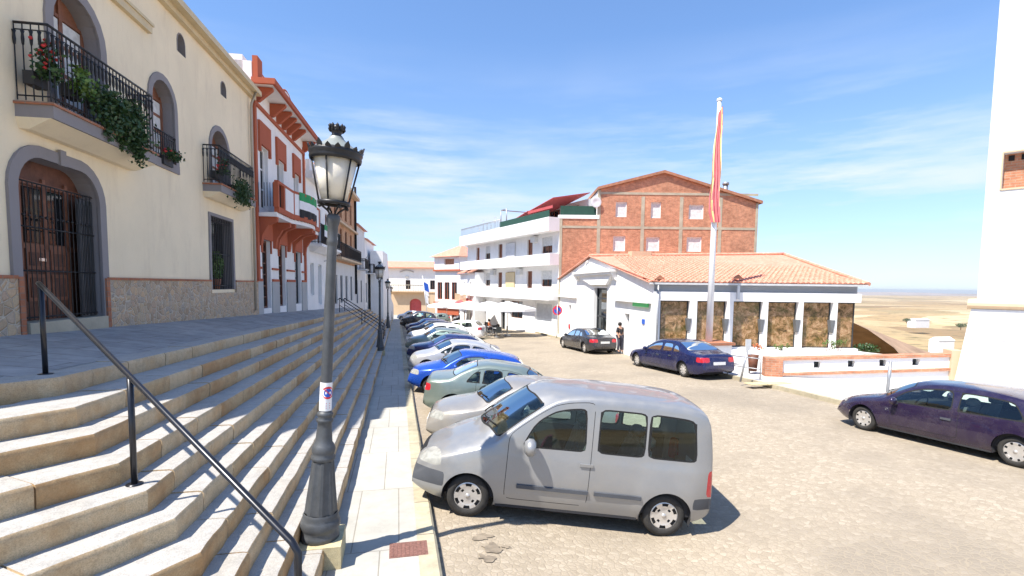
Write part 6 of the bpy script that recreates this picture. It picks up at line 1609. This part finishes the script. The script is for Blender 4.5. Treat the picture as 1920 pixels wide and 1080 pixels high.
# right hand kerb
def put2(o, s, pf, pr):      # by both wheel contacts on the viewer's side
    v = (pr-pf); a = degrees(atan2(v.y, v.x)); mid = (pf+pr)/2; d = Vector((v.x, v.y, 0)).normalized(); f = mid-d*s['wb']/2; f.z = gz(0, f.y); put(o, f, a, s, side=-1)
s = S_(SEDAN, label='deep blue saloon parked facing away before the picture windows', paint='paint_deep_blue', L=5.35, wb=3.35, fo=.95, H=1.36, hw=.88, wr=.30, pz=.62); o = make_car(s); put2(o, s, gp(1192, 686), gp(1287, 708))
s = S_(SEDAN, label='charcoal saloon parked facing away before the white hall door', paint='paint_charcoal', L=5.2, wb=3.35, fo=.9, H=1.34, hw=.88, wr=.31, pz=.66); o = make_car(s); put2(o, s, gp(1051, 651), gp(1103, 664))
s = S_(HATCH, glass='clear_glass', toff=.09, belt=[(0,.32),(.1,.46),(.27,.575),(.5,.595),(1,.63)], label='purple three door hatchback cut by the right edge, on the near right kerb', paint='paint_purple', L=4.25, wb=2.75, fo=.80, H=1.27, hw=.86, wr=.275, holes=8, spokes=True, zb=.17, wins=[(.32,1.0,.60,-.1),(.62,.0,.87,-.7)], doors=[(.33,.63)]); o = make_car(s); put2(o, s, gp(1619, 806), gp(1907, 876))
# ------------------------------------------------------------------ sky and sun
EL = math.atan(1.66); AZ = radians(65)       # light travels toward +X and +Y
w = bpy.data.worlds.new('World'); S.world = w; w.use_nodes = True; nt = w.node_tree; bg = nt.nodes['Background']
sky = N(nt, 'ShaderNodeTexSky'); sky.sky_type = 'NISHITA'; sky.sun_disc = False; sky.sun_elevation = EL
sun_dir = Vector((-sin(AZ)*cos(EL), -cos(AZ)*cos(EL), sin(EL)))      # toward the sun
sky.sun_rotation = atan2(sun_dir.x, sun_dir.y); sky.altitude = 400; sky.air_density = 1.0; sky.dust_density = 0.25; sky.ozone_density = 1.3
tc = N(nt, 'ShaderNodeTexCoord'); sp = N(nt, 'ShaderNodeSeparateXYZ'); nt.links.new(tc.outputs['Generated'], sp.inputs[0])
mp = N(nt, 'ShaderNodeMapping'); mp.inputs['Rotation'].default_value = (0, radians(9), 0); mp.inputs['Scale'].default_value = (1.1, 1.1, 9); nt.links.new(tc.outputs['Generated'], mp.inputs[0])
n1 = noi(nt, mp.outputs[0], 1.9, 8, .62)
mp2 = N(nt, 'ShaderNodeMapping'); mp2.inputs['Scale'].default_value = (1.5, 1.5, 3); nt.links.new(tc.outputs['Generated'], mp2.inputs[0]); n2 = noi(nt, mp2.outputs[0], 2.2, 3, .5)
c1_ = ramp(nt, n1, [(.42, (0,0,0)), (.62, (1,1,1))])
band_ = ramp(nt, sp.outputs['Z'], [(0.0, (.95,)*3), (.17, (.95,)*3), (.24, (.55,)*3), (.32, (.14,)*3), (.42, (0,0,0))])
c2_ = ramp(nt, n2, [(.38, (.35,)*3), (.6, (1,1,1))])
k1 = mix(nt, 1, c1_, band_, 'MULTIPLY'); k2 = mix(nt, 1, k1, c2_, 'MULTIPLY')
low = ramp(nt, sp.outputs['Z'], [(0.0, (.45,)*3), (.10, (.22,)*3), (.28, (.04,)*3), (.4, (0,0,0))])
kk = mix(nt, 1, k2, low, 'SCREEN')
col = mix(nt, kk, mix(nt, 1, sky.outputs[0], (.78, .92, 1.08), 'MULTIPLY'), (5.0, 5.2, 5.6))
col = mix(nt, 1, col, ramp(nt, sp.outputs['Z'], [(0, (.62, .66, .72)), (.12, (.70, .72, .76)), (.35, (.88,)*3), (.7, (1,)*3)]), 'MULTIPLY')
nt.links.new(col, bg.inputs[0]); bg.inputs[1].default_value = .13
sun = bpy.data.lights.new('sun', 'SUN'); sun.energy = 4.5; sun.angle = radians(.55); sun.color = (1, .94, .85)
so = bpy.data.objects.new('sun', sun); COL.objects.link(so); so.rotation_euler = sun_dir.to_track_quat('Z', 'Y').to_euler()
S.view_settings.view_transform = 'Standard'; S.view_settings.look = 'None'; S.view_settings.exposure = 1.0; S.view_settings.gamma = 1
S.render.engine = 'CYCLES'; S.cycles.max_bounces = 8; S.cycles.transparent_max_bounces = 16

# ------------------------------------------------------------------ air between the village and the plain
m, nt, b = nmat('air_haze'); nt.nodes.remove(b); pv = N(nt, 'ShaderNodeVolumePrincipled'); pv.inputs['Color'].default_value = (.93, .94, .98, 1); pv.inputs['Density'].default_value = 7e-5; pv.inputs['Anisotropy'].default_value = .3
nt.links.new(pv.outputs[0], nt.nodes['Material Output'].inputs['Volume'])
mb = MB(); mb.box(-16000, 16000, -12000, 17000, -82, 17); kind(mb.build('haze', 'air_haze'), 'stuff')
